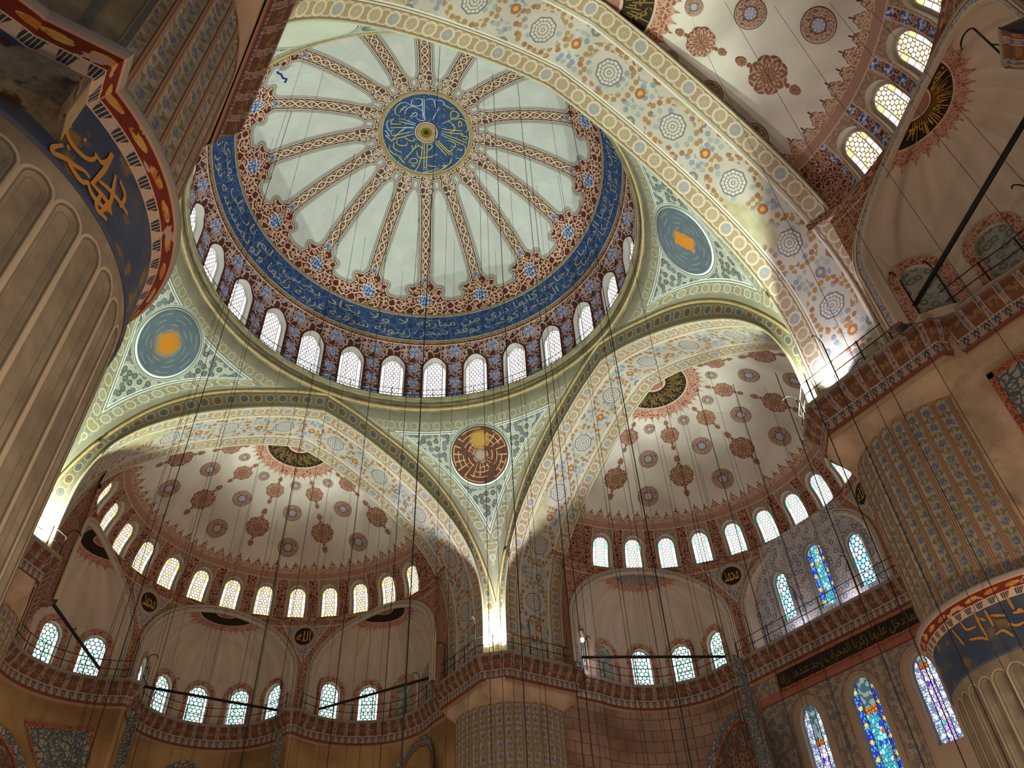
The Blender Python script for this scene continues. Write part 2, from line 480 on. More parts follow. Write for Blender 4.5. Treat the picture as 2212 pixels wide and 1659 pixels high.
def star_fn(b):
    x, y = b.uv(); r = b.len(x, y); a = b.ang(x, y)
    g = (abs((a*16.0).cos()*.10+r-.46) < .05) | (abs((a*8.0).cos()*.16+r-.26) < .045) | (abs((a*8.0).sin()*.1+r-.7) < .04)
    col = b.mix(g, '#83543f', '#b0927c')
    col = b.mix((r > .80) & ((a*16.0).cos() > -.2), col, '#6a3f30')
    return col
def crown_dark_fn(b):
    x, y = b.uv(); r = b.len(x, y)
    col = b.mix(b.noise(b.vec(x*2.0, y*2.0), 1.0, 3.0), '#20160e', '#332417')
    return lines(b, r, col, [(-1, .36, '#9a6a58'), (.30, .36, '#c9a892'), (.95, 9, '#c6a88e')])
def rust_border_fn(b):
    x, y = b.uv()
    return arabesque(b, x, y, .22, '#8c5542', '#bf957f', '#a87660', .12, .45, .2)
def plaster_fn(b):
    x, y = b.uv()
    st = b.noise(b.vec(x*1.3, y*.12), 1.0, 3.0)
    return b.mix(b.ss(.35, .7, st), '#b7a592', '#c6b6a4')
def archivolt_fn(b):
    u, v = b.uv()
    col = arabesque(b, u, v, .16, '#7f7f88', '#b7aca0', '#8f8a90', .12, .4, .2)
    return lines(b, v, col, [(-1, .06, '#b9a68c'), (.06, .1, '#cabba6'), (.26, .30, '#6a4a3a'), (.30, 9, '#cdbba0'), (.38, .42, '#8d6b52')])
# ----- gallery cornice: UV = (run, distance down the profile)
def cornice_fn(b):
    u, v = b.uv()
    c = u.cell(.66); n = b.noise(b.vec(u*6.0, v*6.0), 1.0, 2.0)
    blk = b.mix(n, '#55352a', '#77503a')
    blk = b.mix((abs(c) < .20) & (abs(v-.55) < .14) & (n > .5), blk, '#82603a')
    blk = b.mix(abs(abs(c)-.245) < .018, blk, '#a98a70')
    fl = b.mix(n > .48, '#55566a', '#8d7868')
    col = b.mix(abs(c) > .26, blk, fl)
    lc = u.cell(.38); pal = (abs(lc) < .15-(v-1.0)*.26) & ((abs(lc)*60.0-v*20.0).cos() > -.55)
    lower = b.mix(pal, '#a68d76', '#454556')
    col = b.mix(v > .95, col, lower)
    return lines(b, v, col, [(-1, .14, '#86796c'), (.92, .97, '#b59c84'), (1.34, 1.5, '#6f3f2c'), (1.5, 9, '#9a7c62')])
def ledge_fn(b): return '#8e8578'
# ----- lower walls (metres): painted masonry with panels
def wall_fn(kind):
    def fn(b):
        x, y = b.uv()
        n = b.noise(b.vec(x*.35, y*.35), 1.0, 5.0)
        col = b.mix(b.ss(.3, .7, n), '#7f5f3c', '#a88658')
        if kind == 'brick':
            row = (y/.62).floor(); fx = x/1.05+row*.5
            g = ((y/.62).fract() < .07) | (fx.fract() < .05)
            col = b.mix(b.ss(.3, .7, n), '#7d6050', '#9c7f6c')
            col = b.mix((fx.floor()*12.9+row*7.7).sin() > .2, col, b.scale(col, .86))
            col = b.mix(g, col, '#6d4638')
        else:
            st = b.noise(b.vec(x*1.5, y*.15), 1.0, 3.0)
            col = b.mix(b.ss(.5, .75, st)*.6, col, '#7a5a3c')
        return col
    return fn
def tile_fn(b):
    x, y = b.uv()
    return arabesque(b, x, y, .30, '#979080', '#4f5656', '#5f6c70', .13, .5, .2)
def red_border_fn(b):
    x, y = b.uv()
    return arabesque(b, x, y, .2, '#7a3f2a', '#a8694a', '#93552f', .1, .4, .2)
# ----- piers
def flute_d(b, x, y):
    t = b.math('MAXIMUM', y*-1.0+.22, 0.0)*2.0
    return b.len(x, t)
def shaft_low_fn(b):
    x, y = b.uv()
    n = b.noise(b.objco(), 1.1, 6.0, .65)
    col = b.mix(b.ss(.3, .7, n), '#716350', '#93836a')
    st = b.noise(b.vec(x*6.0, y*.25), 1.0, 3.0)
    col = b.mix(b.ss(.55, .75, st)*.5, col, '#75655a')
    d = flute_d(b, x, y)
    return lines(b, d, col, [(.22, .245, '#6d6250'), (.37, .405, '#5f5442'), (.43, .50, '#a8957a')])
def shaft_up_fn(b):
    x, y = b.uv()
    n = b.noise(b.vec(x*6.0, y*12.0), 1.0, 3.0)-.5; n3 = b.noise(b.vec(x*3.0+(x*.0+y*1.7), y*4.0), 1.0, 2.0)-.5
    xm = x*.5+n*.10+n3*.12; P = .62; cy = y.cell(P)+n*.12+n3*.16; odd = y.odd(P)
    leaf = b.mix(b.noise(b.vec(x*2.0, y*4.0), 1.0, 2.0) > .5, '#a39580', '#8f836c')
    sl = abs((abs(y.cell(P))-.20)-abs(xm)*.9+n*.1)
    leaf = b.mix((sl < .055) & (abs(xm) > .03), leaf, b.mix(odd, '#716c4c', '#7a6a4c'))
    leaf = b.mix(b.len(xm, cy) < .125, leaf, b.mix(n > .0, '#5e606c', '#807c84'))
    leaf = b.mix(b.len(xm, cy*.8-.25) < .05, leaf, '#8a8088')
    d = flute_d(b, x, y)
    base = b.mix(b.noise(b.objco(), .8, 5.0), '#957459', '#ab886a')
    col = b.mix(d < .36, base, leaf)
    return lines(b, d, col, [(.355, .395, '#6a4a38'), (.46, .5, '#7f5c46')])
def head_fn(b):
    n = b.noise(b.objco(), .8, 5.0, .6)
    col = b.mix(b.ss(.3, .7, n), '#9b8266', '#bfa284')
    return b.mix(b.ss(.6, .68, b.noise(b.objco(), .9, 3.0)), col, '#84705c')
def calli_blue_fn(b):
    x, y = b.uv()
    n = b.noise(b.vec(x*1.2, y*1.2), 1.0, 4.0)
    col = b.mix(b.ss(.35, .7, n), '#384258', '#4c4f5a')
    return b.mix(b.ss(.56, .66, b.noise(b.vec(x*2.0+4.0, y*2.0), 1.0, 4.0)), col, '#7a6038')
def mould_fn(b):
    u, v = b.uv()
    n = b.noise(b.vec(u*6.0, v*6.0), 1.0, 3.0); n2 = b.noise(b.vec(u*2.2, v*5.0), 1.0, 3.0)
    red = b.mix(n, '#4a160b', '#7c3016')
    c = u.cell(.56); lf = b.len(c*.8+(v-.33)*.9+(n-.5)*.1, (v-.34)*2.6)
    red = b.mix((lf < .15) & (n > .36), red, b.mix(n2 > .5, '#a8652a', '#b98a3c')); red = b.mix((n2 > .60) & (n > .42), red, '#a88a7a')
    lc = u.cell(.36); t = v-.20
    comb = (abs(lc+(v-.12)*.25) < .125+t*.35) & ((lc*110.0+t*22.0).cos() > -.72)
    pale = b.mix(comb, '#b09880', '#33343c')
    col = b.mix(v > .215, pale, red)
    return lines(b, v, col, [(-1, .035, '#c0a184'), (.20, .222, '#c69a7e'), (.455, .50, '#b58a70'), (.50, 9, '#8d8478')])
def marble_fn(b):
    n = b.noise(b.objco(), .9, 6.0, .7)
    col = b.mix(b.ss(.35, .65, n), '#4a3a2a', '#857a62')
    w = b.noise(b.objco(), 2.2, 4.0)
    return b.mix(b.ss(.58, .66, w), col, '#3f2417')
def stone_fn(b):
    n = b.noise(b.objco(), 1.3, 6.0, .65)
    return b.mix(b.ss(.3, .7, n), '#84704a', '#a9926a')
# ----- glass
def glass_fn(W, per, cells, border, accent, lead, p2=.5):
    def fn(b):
        x, y = b.uv(); ax = abs(x)
        row = (y/(per*.87)).floor(); xx = x/per+row*.5
        cx = xx.fract()-.5; cy = ((y/(per*.87)).fract()-.5)*.87; r = b.len(cx, cy)
        h = ((xx.floor()*12.98+row*78.2).sin()*43758.5).fract()
        col = b.mix(h > p2, cells[0], cells[1])
        col = b.mix(r > .42, col, lead)
        bl = ((y/.36).fract() < .10) | (abs(ax-(W-.17)) < .018)
        ba = ((y/.36).floor()*.25).fract() < .2
        bc = b.mix(ba, border, accent)
        col = b.mix(ax > W-.17, col, bc)
        col = b.mix(((y/.36).fract() < .10) & (ax > W-.17) | (abs(ax-(W-.17)) < .022), col, lead)
        return col
    return fn
def rich_fn(W, ground, flow, border, star, top):
    def fn(b):
        x, y = b.uv(); ax = abs(x)
        v = b.vec(x/.16, y/.20); d, c1, c2 = b.vor(v, 'F1', .9); e = b.vor(v, 'DISTANCE_TO_EDGE', .9)
        col = b.mix(c1 > .35, ground[0], ground[1]); col = b.mix(c2 > .90, col, flow[0]); col = b.mix(c2 < .08, col, flow[1])
        col = b.mix(e < .07, col, '#05070c')
        # orange panel and dark tympanum near the top
        col = b.mix(y.band(top, top+.32), col, b.mix(e < .12, '#c9701a', '#502a0a'))
        col = b.mix(y > top+.32, col, b.mix(c1 > .6, '#30505a', '#7a8a86'))
        bx = ax-(W-.17); q = b.len(bx, y.cell(.8)); a = b.ang(bx, y.cell(.8))
        bc = b.mix(b.vor(b.vec(x/.09, y/.13), 'F1', .8)[1] > .5, border[0], border[1])
        bc = b.mix(b.vor(b.vec(x/.09, y/.13), 'DISTANCE_TO_EDGE', .8) < .10, bc, '#06080e')
        bc = b.mix(q < .10+(a*6.0).cos()*.03, bc, star)
        col = b.mix(ax > W-.34, col, bc)
        return b.mix(abs(ax-(W-.34)) < .025, col, '#04050a')
    return fn

def ring_fn(b):
    u, v = b.uv()
    n = b.noise(b.vec(u*1.2, v*5.0), 1.0, 4.0)
    col = b.mix(b.ss(.3, .7, n), '#665a44', '#8c8064')
    c = u.cell(.24)
    col = lines(b, v, col, [(.26, .30, '#4a3420'), (.66, .69, '#54442c'), (.88, .95, '#4c4430'), (1.06, 1.10, '#d0c69c'), (1.16, 1.3, '#a39872')])
    return b.mix(v.band(.30, .40) & (abs(c) < .05), col, '#a5864e')
# ================================================================ geometry
A_, B_ = 12.2, 16.2                     # inner and outer plane of the great arches
ZS = 20.5                               # gallery cornice level
# ----- meridian of the dome
def mer_pts():
    P = [(12.6, 36.25), (12.6, 40.3)]
    th0 = math.asin((40.3-31.06)/17.94)
    for t in np.linspace(th0, PI/2, 160)[1:]: P.append((14.7*math.cos(t), 31.06+17.94*math.sin(t)))
    return np.array(P)
MER = mer_pts(); MS = arclen(MER)
def mer(s): return np.interp(s, MS, MER[:, 0]), np.interp(s, MS, MER[:, 1])
def s_of_z(z): return float(np.interp(z, MER[:, 1], MS))
def s_of_r(r): return float(np.interp(-r, -MER[2:, 0], MS[2:]))
SBL, SBU, SV, SF, SN = s_of_z(41.47), s_of_z(43.2), s_of_z(43.95), s_of_z(44.05), s_of_z(44.97)
SDISC = s_of_r(3.06); SSTAR = s_of_r(3.06)-.95; STOP = float(MS[-1])
RIB0 = 0.497-4*math.radians(22.5)
WIN0 = math.radians(360/28)*.5
ROUND_R = 1.92                           # pendentive roundels

# ----- arch profiles
F1h = [(0, 35.35), (1.9, 34.72), (3.6, 33.98), (5.75, 32.95), (7.7, 31.6), (9.45, 29.75), (10.95, 27.3), (11.85, 25.0), (12.18, 23.2), (12.2, 20.5)]
F2h = [(0, 33.95), (2, 33.35), (4.1, 32.4), (6.3, 31.15), (8.0, 29.9), (9.45, 28.5), (10.55, 26.8), (11.1, 24.9), (11.24, 22.8), (11.24, 20.5)]
NA = 60
F1, _ = catmull(F1h, NA); F2, L2 = catmull(F2h, NA)
full = lambda F: np.vstack([F[::-1]*[-1, 1], F[1:]])
F1f, F2f = full(F1), full(F2)
SOFF_S = np.r_[-L2[::-1], L2[1:]]
# pendentive meridian: radius as a function of height follows the arch so it is a surface of revolution
PM = np.array([(math.hypot(A_, x), z, x) for x, z in F1 if x < 12.19]); PS = arclen(PM[:, :2])
ROUND_S = float(np.interp(-32.6, -PM[:, 1], PS))

def spandrel_fn2(b):
    x, y = b.uv()                       # x: degrees round the half dome, y: height
    xm = x*(PI/180*10.2)
    col = arabesque(b, xm, y, .24, '#7d4a38', '#ae8770', '#9a7462', .10, .45, .22)
    tri = floral(b, xm, y, .26, '#8f8a92', '#b8aca6', '#5d6480', '#74707c', .40, .06, .9)
    c = abs(abs(xm)-math.radians(30.0)*10.2); t = (y-23.6)*.62
    col = b.mix((c < t-.30) & (y < 26.5) & (y > 23.9), col, tri)
    col = lines(b, abs(c-t+.34), col, [(-1, .035, '#cbb59c')])
    return lines(b, y, col, [(26.52, 26.58, '#c9b496'), (26.86, 26.94, '#cbb496'), (27.08, 99, '#cdb898')])

mats = {}
def mat(name, fn=None, **k):
    if name not in mats: mats[name] = M(name, fn, **k)
    return mats[name]
MAT_DOME = mat('dome_paint', dome_fn, grime=.08); MAT_DRUM = mat('drum_paint', drum_fn, grime=.1)
MAT_BAND = mat('blue_inscription_band', band_fn, grime=.12); MAT_CROWN = mat('dome_crown_paint', crown_fn, grime=.1)
MAT_PEND = mat('pendentive_paint', pend_fn); MAT_FACE = mat('arch_face_paint', face_fn); MAT_SOFF = mat('arch_soffit_paint', soffit_fn)
MAT_HALF = mat('half_dome_plaster', half_fn, grime=.1); MAT_BELT = mat('window_belt_paint', belt_fn(1.08, False)); MAT_BELTS = mat('window_belt_paint_blue', belt_fn(.955, True)); MAT_RING = mat('ring_cornice_paint', ring_fn)
MAT_MEDAL = mat('painted_medallion', medal_fn, grime=.1); MAT_STAR = mat('painted_star', star_fn, grime=.1)
MAT_BLACK = mat('black_roundel', crown_dark_fn); MAT_RUST = mat('rust_border', rust_border_fn)
MAT_PLAST = mat('streaked_plaster', plaster_fn, grime=.14); MAT_SPAN = mat('spandrel_paint', spandrel_fn2)
MAT_ARCHI = mat('archivolt_paint', archivolt_fn); MAT_CORN = mat('cornice_paint', cornice_fn); MAT_LEDGE = mat('gallery_ledge', ledge_fn)
MAT_WALL = mat('lower_wall_paint', wall_fn('plain')); MAT_BRICK = mat('painted_masonry', wall_fn('brick'))
MAT_TILE = mat('tile_panel', tile_fn); MAT_REDB = mat('red_border', red_border_fn)
MAT_SHAFT = mat('pier_marble', shaft_low_fn, grime=.2); MAT_FLUTE = mat('pier_painted_flutes', shaft_up_fn); MAT_HEAD = mat('pier_head_stone', head_fn)
MAT_CBLUE = mat('pier_blue_band', calli_blue_fn); MAT_MOULD = mat('pier_red_moulding', mould_fn); MAT_MARB = mat('dark_marble', marble_fn); MAT_STONE = mat('ochre_stone', stone_fn)
MAT_GOLDM = mat('gold_moulding', lambda b: b.mix(b.noise(b.objco(), 5.0, 2.0), '#8c7448', '#c4ac7a'), rough=.5)
MAT_PALEM = mat('pale_moulding', lambda b: b.mix(b.noise(b.objco(), 5.0, 2.0), '#a89f84', '#c9c1a4'), rough=.6)
MAT_WHITE = mat('white_plaster', lambda b: '#c9c6be', grime=.06); MAT_GREYM = mat('grey_window_plaster', lambda b: '#a59a8c', grime=.1)
MAT_GILT = mat('gilt_script', lambda b: '#c39b3c', rough=.45, grime=.1); MAT_SCRIPT = mat('pale_script', lambda b: '#9c9684', grime=.1)
MAT_SCRIPT2 = mat('silver_script', lambda b: b.mix(b.noise(b.objco(), .35, 1.0) > .5, '#b9c6d4', '#cbbd6a'), grime=.05)
MAT_CREVICE = mat('dark_script', lambda b: '#3a2c1c'); MAT_GREYR = mat('grey_roundel', lambda b: arabesque(b, b.uv()[0]*1.6, b.uv()[1]*1.6, .2, '#5a4c48', '#a89c98', '#8a7c78', .1, .4, .2)); MAT_IRON = mat('black_iron', lambda b: '#17140f', rough=.6, grime=.1); MAT_CABLE = mat('cable_black', lambda b: '#14130f', rough=.7, grime=0)
MAT_CARPET = mat('red_carpet', lambda b: '#6a2a20'); MAT_BLINDP = mat('painted_blind_pane', lambda b: floral(b, *b.uv(), .34, '#a8a498', '#979488', '#6d7a68', '#7f8a84', .46, .04, .9, '#98a08c'))
MAT_ORANGE = mat('ochre_script', lambda b: '#b27a34', grime=.15)
G_DOME = EM('leaded_glass_white', glass_fn(.68, .25, ('#ffffff', '#f0dcd8'), '#e8f2ff', '#dfe8d8', '#5a5a60', .35), 1.7)
G_HALF = EM('leaded_glass_amber', glass_fn(.47, .20, ('#fffaf0', '#f4dcae'), '#ffffff', '#efe08a', '#5c4a36', .35), 1.8)
G_QIB = EM('leaded_glass_clear', glass_fn(.47, .20, ('#ffffff', '#f4fff8'), '#ffffff', '#8fe0c8', '#6a6a62', .2), 2.1)
G_TEAL = EM('leaded_glass_teal', glass_fn(.59, .26, ('#f2fffa', '#b4e2d4'), '#f8fcff', '#e4f0f6', '#2c443e', .36), 1.75)
G_CELL = EM('leaded_glass_blue', glass_fn(.50, .30, ('#e4f8ff', '#9adcea'), '#c8e2f4', '#70d0d0', '#2a4450', .4), 1.6)
G_RICHM = EM('stained_glass_cyan', rich_fn(.62, ('#a8ecf4', '#4ab4cc'), ('#e04838', '#f0c030'), ('#2040e0', '#68b8f0'), '#ffd020', 99.0), 1.15)
G_RICHL = EM('stained_glass_central', rich_fn(.72, ('#90e4ee', '#38a8c0'), ('#d84830', '#2030d8'), ('#1830e0', '#50b0d8'), '#ffd020', 4.0), 1.3)
G_RICHS = EM('stained_glass_violet', rich_fn(.56, ('#faf2ff', '#c4a8f4'), ('#40d8d0', '#5828d0'), ('#dce8fa', '#8098c8'), '#d0e4ff', 3.3), 1.35)
G_BULB = EM('bulb_glow', lambda b: '#ffffff', 14.0)
G_LENS = EM('flood_lens', lambda b: '#f4fff4', 12.0)

# ---------------------------------------------------------------- windows in curved walls
def arch_outline(w, vb, vs, vt, n=28, p=1.9):
    """half-width w, bottom vb, springing vs, apex vt"""
    pts = [(w, vb)]+[(w, v) for v in np.linspace(vb, vs, 6)[1:]]
    for t in np.linspace(0, PI/2, n)[1:]:
        c, s = math.cos(t), math.sin(t)
        pts.append((w*c**(2/p), vs+(vt-vs)*s**(2/p)))
    L = [(-x, y) for x, y in pts[::-1]][1:]
    return np.array(pts+L)            # from lower right, over the top, to lower left
def resample_hole(H, rect, n=64):
    u0, u1, v0, v1 = rect
    c = np.array([0.5*(H[:, 0].min()+H[:, 0].max()), 0.5*(H[:, 1].min()+H[:, 1].max())])
    an = list(np.linspace(-PI, PI, n, endpoint=False))
    an += [math.atan2(v-c[1], u-c[0]) for u in (u0, u1) for v in (v0, v1)]
    an += [math.atan2(H[0, 1]-c[1], H[0, 0]-c[0]), math.atan2(H[-1, 1]-c[1], H[-1, 0]-c[0])]
    an = np.unique(np.round(an, 6)); hp, op = [], []
    Hc = np.vstack([H, H[:1]])-c; Aa, D = Hc[:-1], np.diff(Hc, axis=0)
    for a in an:
        d = np.array([math.cos(a), math.sin(a)])
        den = D[:, 0]*d[1]-D[:, 1]*d[0]; den = np.where(abs(den) < 1e-12, 1e-12, den)
        t = -(Aa[:, 0]*d[1]-Aa[:, 1]*d[0])/den
        rr = (Aa+D*t[:, None])@d
        ok = (t >= -1e-6) & (t <= 1+1e-6) & (rr > 0)
        hp.append(c+d*rr[ok].max())
        k = []
        if d[0] > 1e-9: k.append((u1-c[0])/d[0])
        if d[0] < -1e-9: k.append((u0-c[0])/d[0])
        if d[1] > 1e-9: k.append((v1-c[1])/d[1])
        if d[1] < -1e-9: k.append((v0-c[1])/d[1])
        op.append(c+d*min(k))
    return np.array(hp), np.array(op)
def panel(mb, fmap, rect, H, uvf, rows=7, n=64):
    hp, op = resample_hole(H, rect, n)
    hp = np.vstack([hp, hp[:1]]); op = np.vstack([op, op[:1]])
    T = np.linspace(0, 1, rows)
    G = hp[None]*(1-T)[:, None, None]+op[None]*T[:, None, None]
    P = np.array([[fmap(u, v, 0.0) for u, v in row] for row in G])
    U = np.array([[uvf(u, v)[0] for u, v in row] for row in G]); U2 = np.array([[uvf(u, v)[1] for u, v in row] for row in G])
    mb.grid(P, U, U2)
def frame_mesh(name, fmap, H, depth, lip, bar=.0):
    """reveal of depth `depth` and an inner frame ring of width `lip`"""
    mb = MB(); Hc = np.vstack([H, H[:1]])
    D = np.linspace(0, depth, 4)
    mb.grid([[fmap(u, v, d) for d in D] for u, v in Hc])
    ctr = np.array([0.0, .5*(H[:, 1].min()+H[:, 1].max())])
    I = inset(H, lip); Ic = np.vstack([I, I[:1]])
    mb.grid([[fmap(a[0], a[1], depth), fmap(c[0], c[1], depth), fmap(c[0], c[1], depth+.06)] for a, c in zip(Hc, Ic)])
    return mb.mesh(name, smooth=False)
def inset(H, d):
    P = np.asarray(H); n = len(P); out = []
    for i in range(n):
        a = P[i]-P[i-1]; c = P[(i+1) % n]-P[i]
        if np.linalg.norm(a) < 1e-9: a = c
        if np.linalg.norm(c) < 1e-9: c = a
        a = a/np.linalg.norm(a); c = c/np.linalg.norm(c)
        na = np.array([-a[1], a[0]]); nc = np.array([-c[1], c[0]]); m_ = na+nc; k = max(m_@m_, .6)
        out.append(P[i]+m_*2/k*d)
    return np.array(out)
def pane_mesh(name, fmap, H, depth, lip, v0):
    I = inset(H, lip-.01)
    L = [(u, v) for u, v in I]; n = len(L)
    mb = MB(); k = n//2
    left = L[k:][::-1]; right = L[:k+1]
    m_ = min(len(left), len(right)); rows = []
    ys = np.linspace(I[:, 1].min(), I[:, 1].max()-1e-4, 40)
    R = np.array(right); Lf = np.array(left)
    for y in ys:
        xr = np.interp(y, R[:, 1], R[:, 0]); xl = np.interp(y, Lf[:, 1], Lf[:, 0])
        rows.append([(xl+(xr-xl)*t, y) for t in np.linspace(0, 1, 9)])
    P = [[fmap(u, v, depth+.05) for u, v in r] for r in rows]
    U = [[(u, v-v0) for u, v in r] for r in rows]
    mb.grid(P, U); return mb.mesh(name)
def strip_border(mb, fmap, H, outer, off):
    """flat painted border between outline H and outline `outer` (same count)"""
    Hc = H; P = [[fmap(a[0]*(1-t)+c[0]*t, a[1]*(1-t)+c[1]*t, off) for t in (0, .5, 1)] for a, c in zip(Hc, outer)]
    U = [[(a[0]*(1-t)+c[0]*t, a[1]*(1-t)+c[1]*t) for t in (0, .5, 1)] for a, c in zip(Hc, outer)]
    mb.grid(P, U)
WINDOW_N = [0]
def window(frame, pane, mf, mp, mtx, label, group, blind=False):
    WINDOW_N[0] += 1
    o = obj('window_%d' % WINDOW_N[0], frame, mf, None, mtx)
    tag(o, label, 'window', group, 'structure')
    p = obj('glass_pane' if not blind else 'painted_panel', pane, mp, o)
    return o

# ================================================================ main dome
mb = MB()
for k in range(16):
    a0 = RIB0+math.radians(22.5)*k
    As = np.linspace(-math.radians(11.25), math.radians(11.25), 19); Ss = np.linspace(SBL, SDISC+.02, 54)
    R, Z = mer(Ss)
    P = np.array([[(r*math.sin(a0+a), r*math.cos(a0+a), z) for r, z in zip(R, Z)] for a in As])
    U = np.array([[(a*r, s) for r, s in zip(R, Ss)] for a in As])
    mb.grid(P, U)
dome = tag(obj('ceiling_main_dome', mb.mesh('main_dome'), MAT_DOME), 'white painted main dome with sixteen braided ribs', 'dome', None, 'structure')
# blue inscription band, a hair proud of the plaster
mb = MB(); As = np.linspace(0, 2*PI, 241); Ss = np.linspace(SBL, SBU, 9); R, Z = mer(Ss); R = R-.04
mb.grid(np.array([[(r*math.sin(a), r*math.cos(a), z) for r, z in zip(R, Z)] for a in As]), np.array([[(a*11.3, s-SBL) for s in Ss] for a in As]))
band = obj('inscription_band', mb.mesh('inscription_band'), MAT_BAND, dome); band['label'] = 'deep blue calligraphy band round the dome'
# crown roundel
mb = MB(); As = np.linspace(0, 2*PI, 97); Rr = np.linspace(0.001, 3.08, 30); Ss = np.array([s_of_r(r) for r in Rr]); Z = np.interp(Ss, MS, MER[:, 1])-.04
mb.grid(np.array([[(r*math.sin(a), r*math.cos(a), z) for r, z in zip(Rr, Z)] for a in As]), np.array([[(r*math.sin(a), r*math.cos(a)) for r in Rr] for a in As]))
crown = obj('crown_roundel', mb.mesh('crown_roundel'), MAT_CROWN, dome); crown['label'] = 'dark blue calligraphic roundel at the crown'
mb = MB(); prof = [(3.05, 48.55), (2.98, 48.45), (2.9, 48.5), (2.86, 48.6)]
mb.grid(np.array([[(r*math.sin(a), r*math.cos(a), z) for r, z in prof] for a in As]))
prof = [(.56, 48.92), (.50, 48.84), (.42, 48.9), (.36, 48.92)]
mb.grid(np.array([[(r*math.sin(a), r*math.cos(a), z) for r, z in prof] for a in As]))
obj('gilt_ring', mb.mesh('gilt_ring'), MAT_GOLDM, crown)

# drum wall with 28 windows
HW = arch_outline(.80, .25, 3.35, SBL-1.02)
def drum_map(a0):
    def f(u, s, d):
        r, z = mer(s); r = r+d
        a = a0+u/12.6
        return (r*math.sin(a), r*math.cos(a), z)
    return f
mb = MB(); hwid = PI/28*12.6
for k in range(28):
    a0 = WIN0+2*PI*k/28
    panel(mb, drum_map(a0), (-hwid, hwid, 0.0, SBL), HW, lambda u, s: ((u, s), (u, s)))
drum = tag(obj('wall_dome_drum', mb.mesh('dome_drum'), MAT_DRUM), 'red and blue arabesque drum wall under the main dome', 'wall', None, 'structure')
fm = frame_mesh('drum_window_frame', drum_map(0), HW, .42, .09); pm = pane_mesh('drum_window_pane', drum_map(0), HW, .42, .09, .25)
vis = 0
for k in range(28):
    a0 = WIN0+2*PI*k/28
    i = (round((math.degrees(a0)-32.14)/(360/28))+7) % 28
    if 0 <= i < 14: lab = '%s white arched window from the left in the ring under the main dome' % ordw(i+1)
    else: lab = 'white arched window on the near side of the dome ring hidden above the near arch'
    window(fm, pm, MAT_WHITE, G_DOME, RZ(-a0), lab, 'windows of the dome ring')
# ring cornice
mb = MB(); As = np.linspace(0, 2*PI, 241)
prof = [(12.22, 35.25), (12.1, 35.36), (12.04, 35.46), (12.1, 35.56), (12.2, 35.6), (12.16, 35.86), (12.0, 35.9), (11.88, 35.98), (11.9, 36.06), (11.95, 36.08), (11.82, 36.1), (11.75, 36.17), (11.77, 36.25), (11.85, 36.28), (12.7, 36.28)]
def revolve(mb, prof, a0, a1, n, c=(0, 0)):
    As = np.linspace(a0, a1, n); pl = arclen(prof)
    return mb.grid(np.array([[(c[0]+r*math.sin(a), c[1]+r*math.cos(a), z) for r, z in prof] for a in As]), np.array([[(a*prof[0][0], q) for q in pl] for a in As]))
revolve(mb, prof, 0, 2*PI, 241)
ring = tag(obj('trim_1', mb.mesh('ring_cornice'), MAT_RING), 'pale gold ring cornice below the dome windows', 'cornice', None, 'structure')
mb = MB(); pr = [(12.22+.10*math.cos(t)-.06, 35.46+.10*math.sin(t)) for t in np.linspace(-PI*.9, PI*.9, 9)]
pr = [(12.10-.09*math.cos(t), 35.46-.11*math.sin(t)) for t in np.linspace(-PI/2, PI/2, 9)]
revolve(mb, pr, 0, 2*PI, 241)
obj('gilt_cord', mb.mesh('gilt_cord'), MAT_GOLDM, ring)

# ================================================================ pendentives and great arches
mb = MB(); G, U, U2 = [], [], []
for (r, z, x), s in zip(PM, PS):
    p0 = math.atan2(x, A_); p1 = PI/2-p0
    row = [p0+(p1-p0)*t for t in np.linspace(0, 1, 49)]
    G.append([(r*math.sin(p), r*math.cos(p), z) for p in row])
    U.append([(min(p-p0, p1-p)*r*.88, s) for p in row]); U2.append([((p-PI/4)*r, s) for p in row])
mb.grid(G, U, U2); pend_me = mb.mesh('pendentive')
mb = MB(); Y = np.linspace(A_, B_, 5)
mb.grid([[(x, y, z) for y in Y] for x, z in F2f], [[(s, y-14.2) for y in Y] for s in SOFF_S])
soff_me = mb.mesh('arch_soffit')
mb = MB(); T = np.linspace(0, 1, 5)
L1 = arclen(F1f); L1 = L1-L1[-1]/2
mb.grid([[(a[0]*(1-t)+c[0]*t, A_-.0, a[1]*(1-t)+c[1]*t) for t in T] for a, c in zip(F2f, F1f)], [[(l, t) for t in T] for l in L1])
mb.grid([[(a[0]*(1-t)+c[0]*t, B_+.0, a[1]*(1-t)+c[1]*t) for t in T] for a, c in zip(F2f, F1f)], [[(l, t) for t in T] for l in L1])
face_me = mb.mesh('arch_face')
mb = MB(); up = [i for i, p in enumerate(F1f) if p[1] > 23.0]
mb.tube([(F1f[i][0], A_-.01, F1f[i][1]) for i in up], .10, 8); gold_me = mb.mesh('arch_gilt_cord')
mb = MB()
for y in (A_, B_): mb.tube([(x*.9995, y, z) for x, z in F2f], .06, 6)
for y in (A_+.88, B_-.88): mb.tube([(x, y, z) for x, z in F2f], .035, 6)
edge_me = mb.mesh('arch_edge_moulding')
SIDE = {'N': 0.0, 'E': -PI/2, 'S': PI, 'W': PI/2}
AL = {'N': 'far left great arch opening into the left half dome', 'E': 'far right great arch opening into the right half dome',
      'S': 'near great arch crossing above the viewer with a broad flowered soffit', 'W': 'great arch at the left mostly hidden behind the near pier'}
PL = {'N': 'green lit pendentive between the two far arches above the far pier', 'E': 'green lit pendentive at the right beside the near arch',
      'S': 'near left pendentive hidden above the near pier', 'W': 'green lit pendentive at the left behind the near pier'}
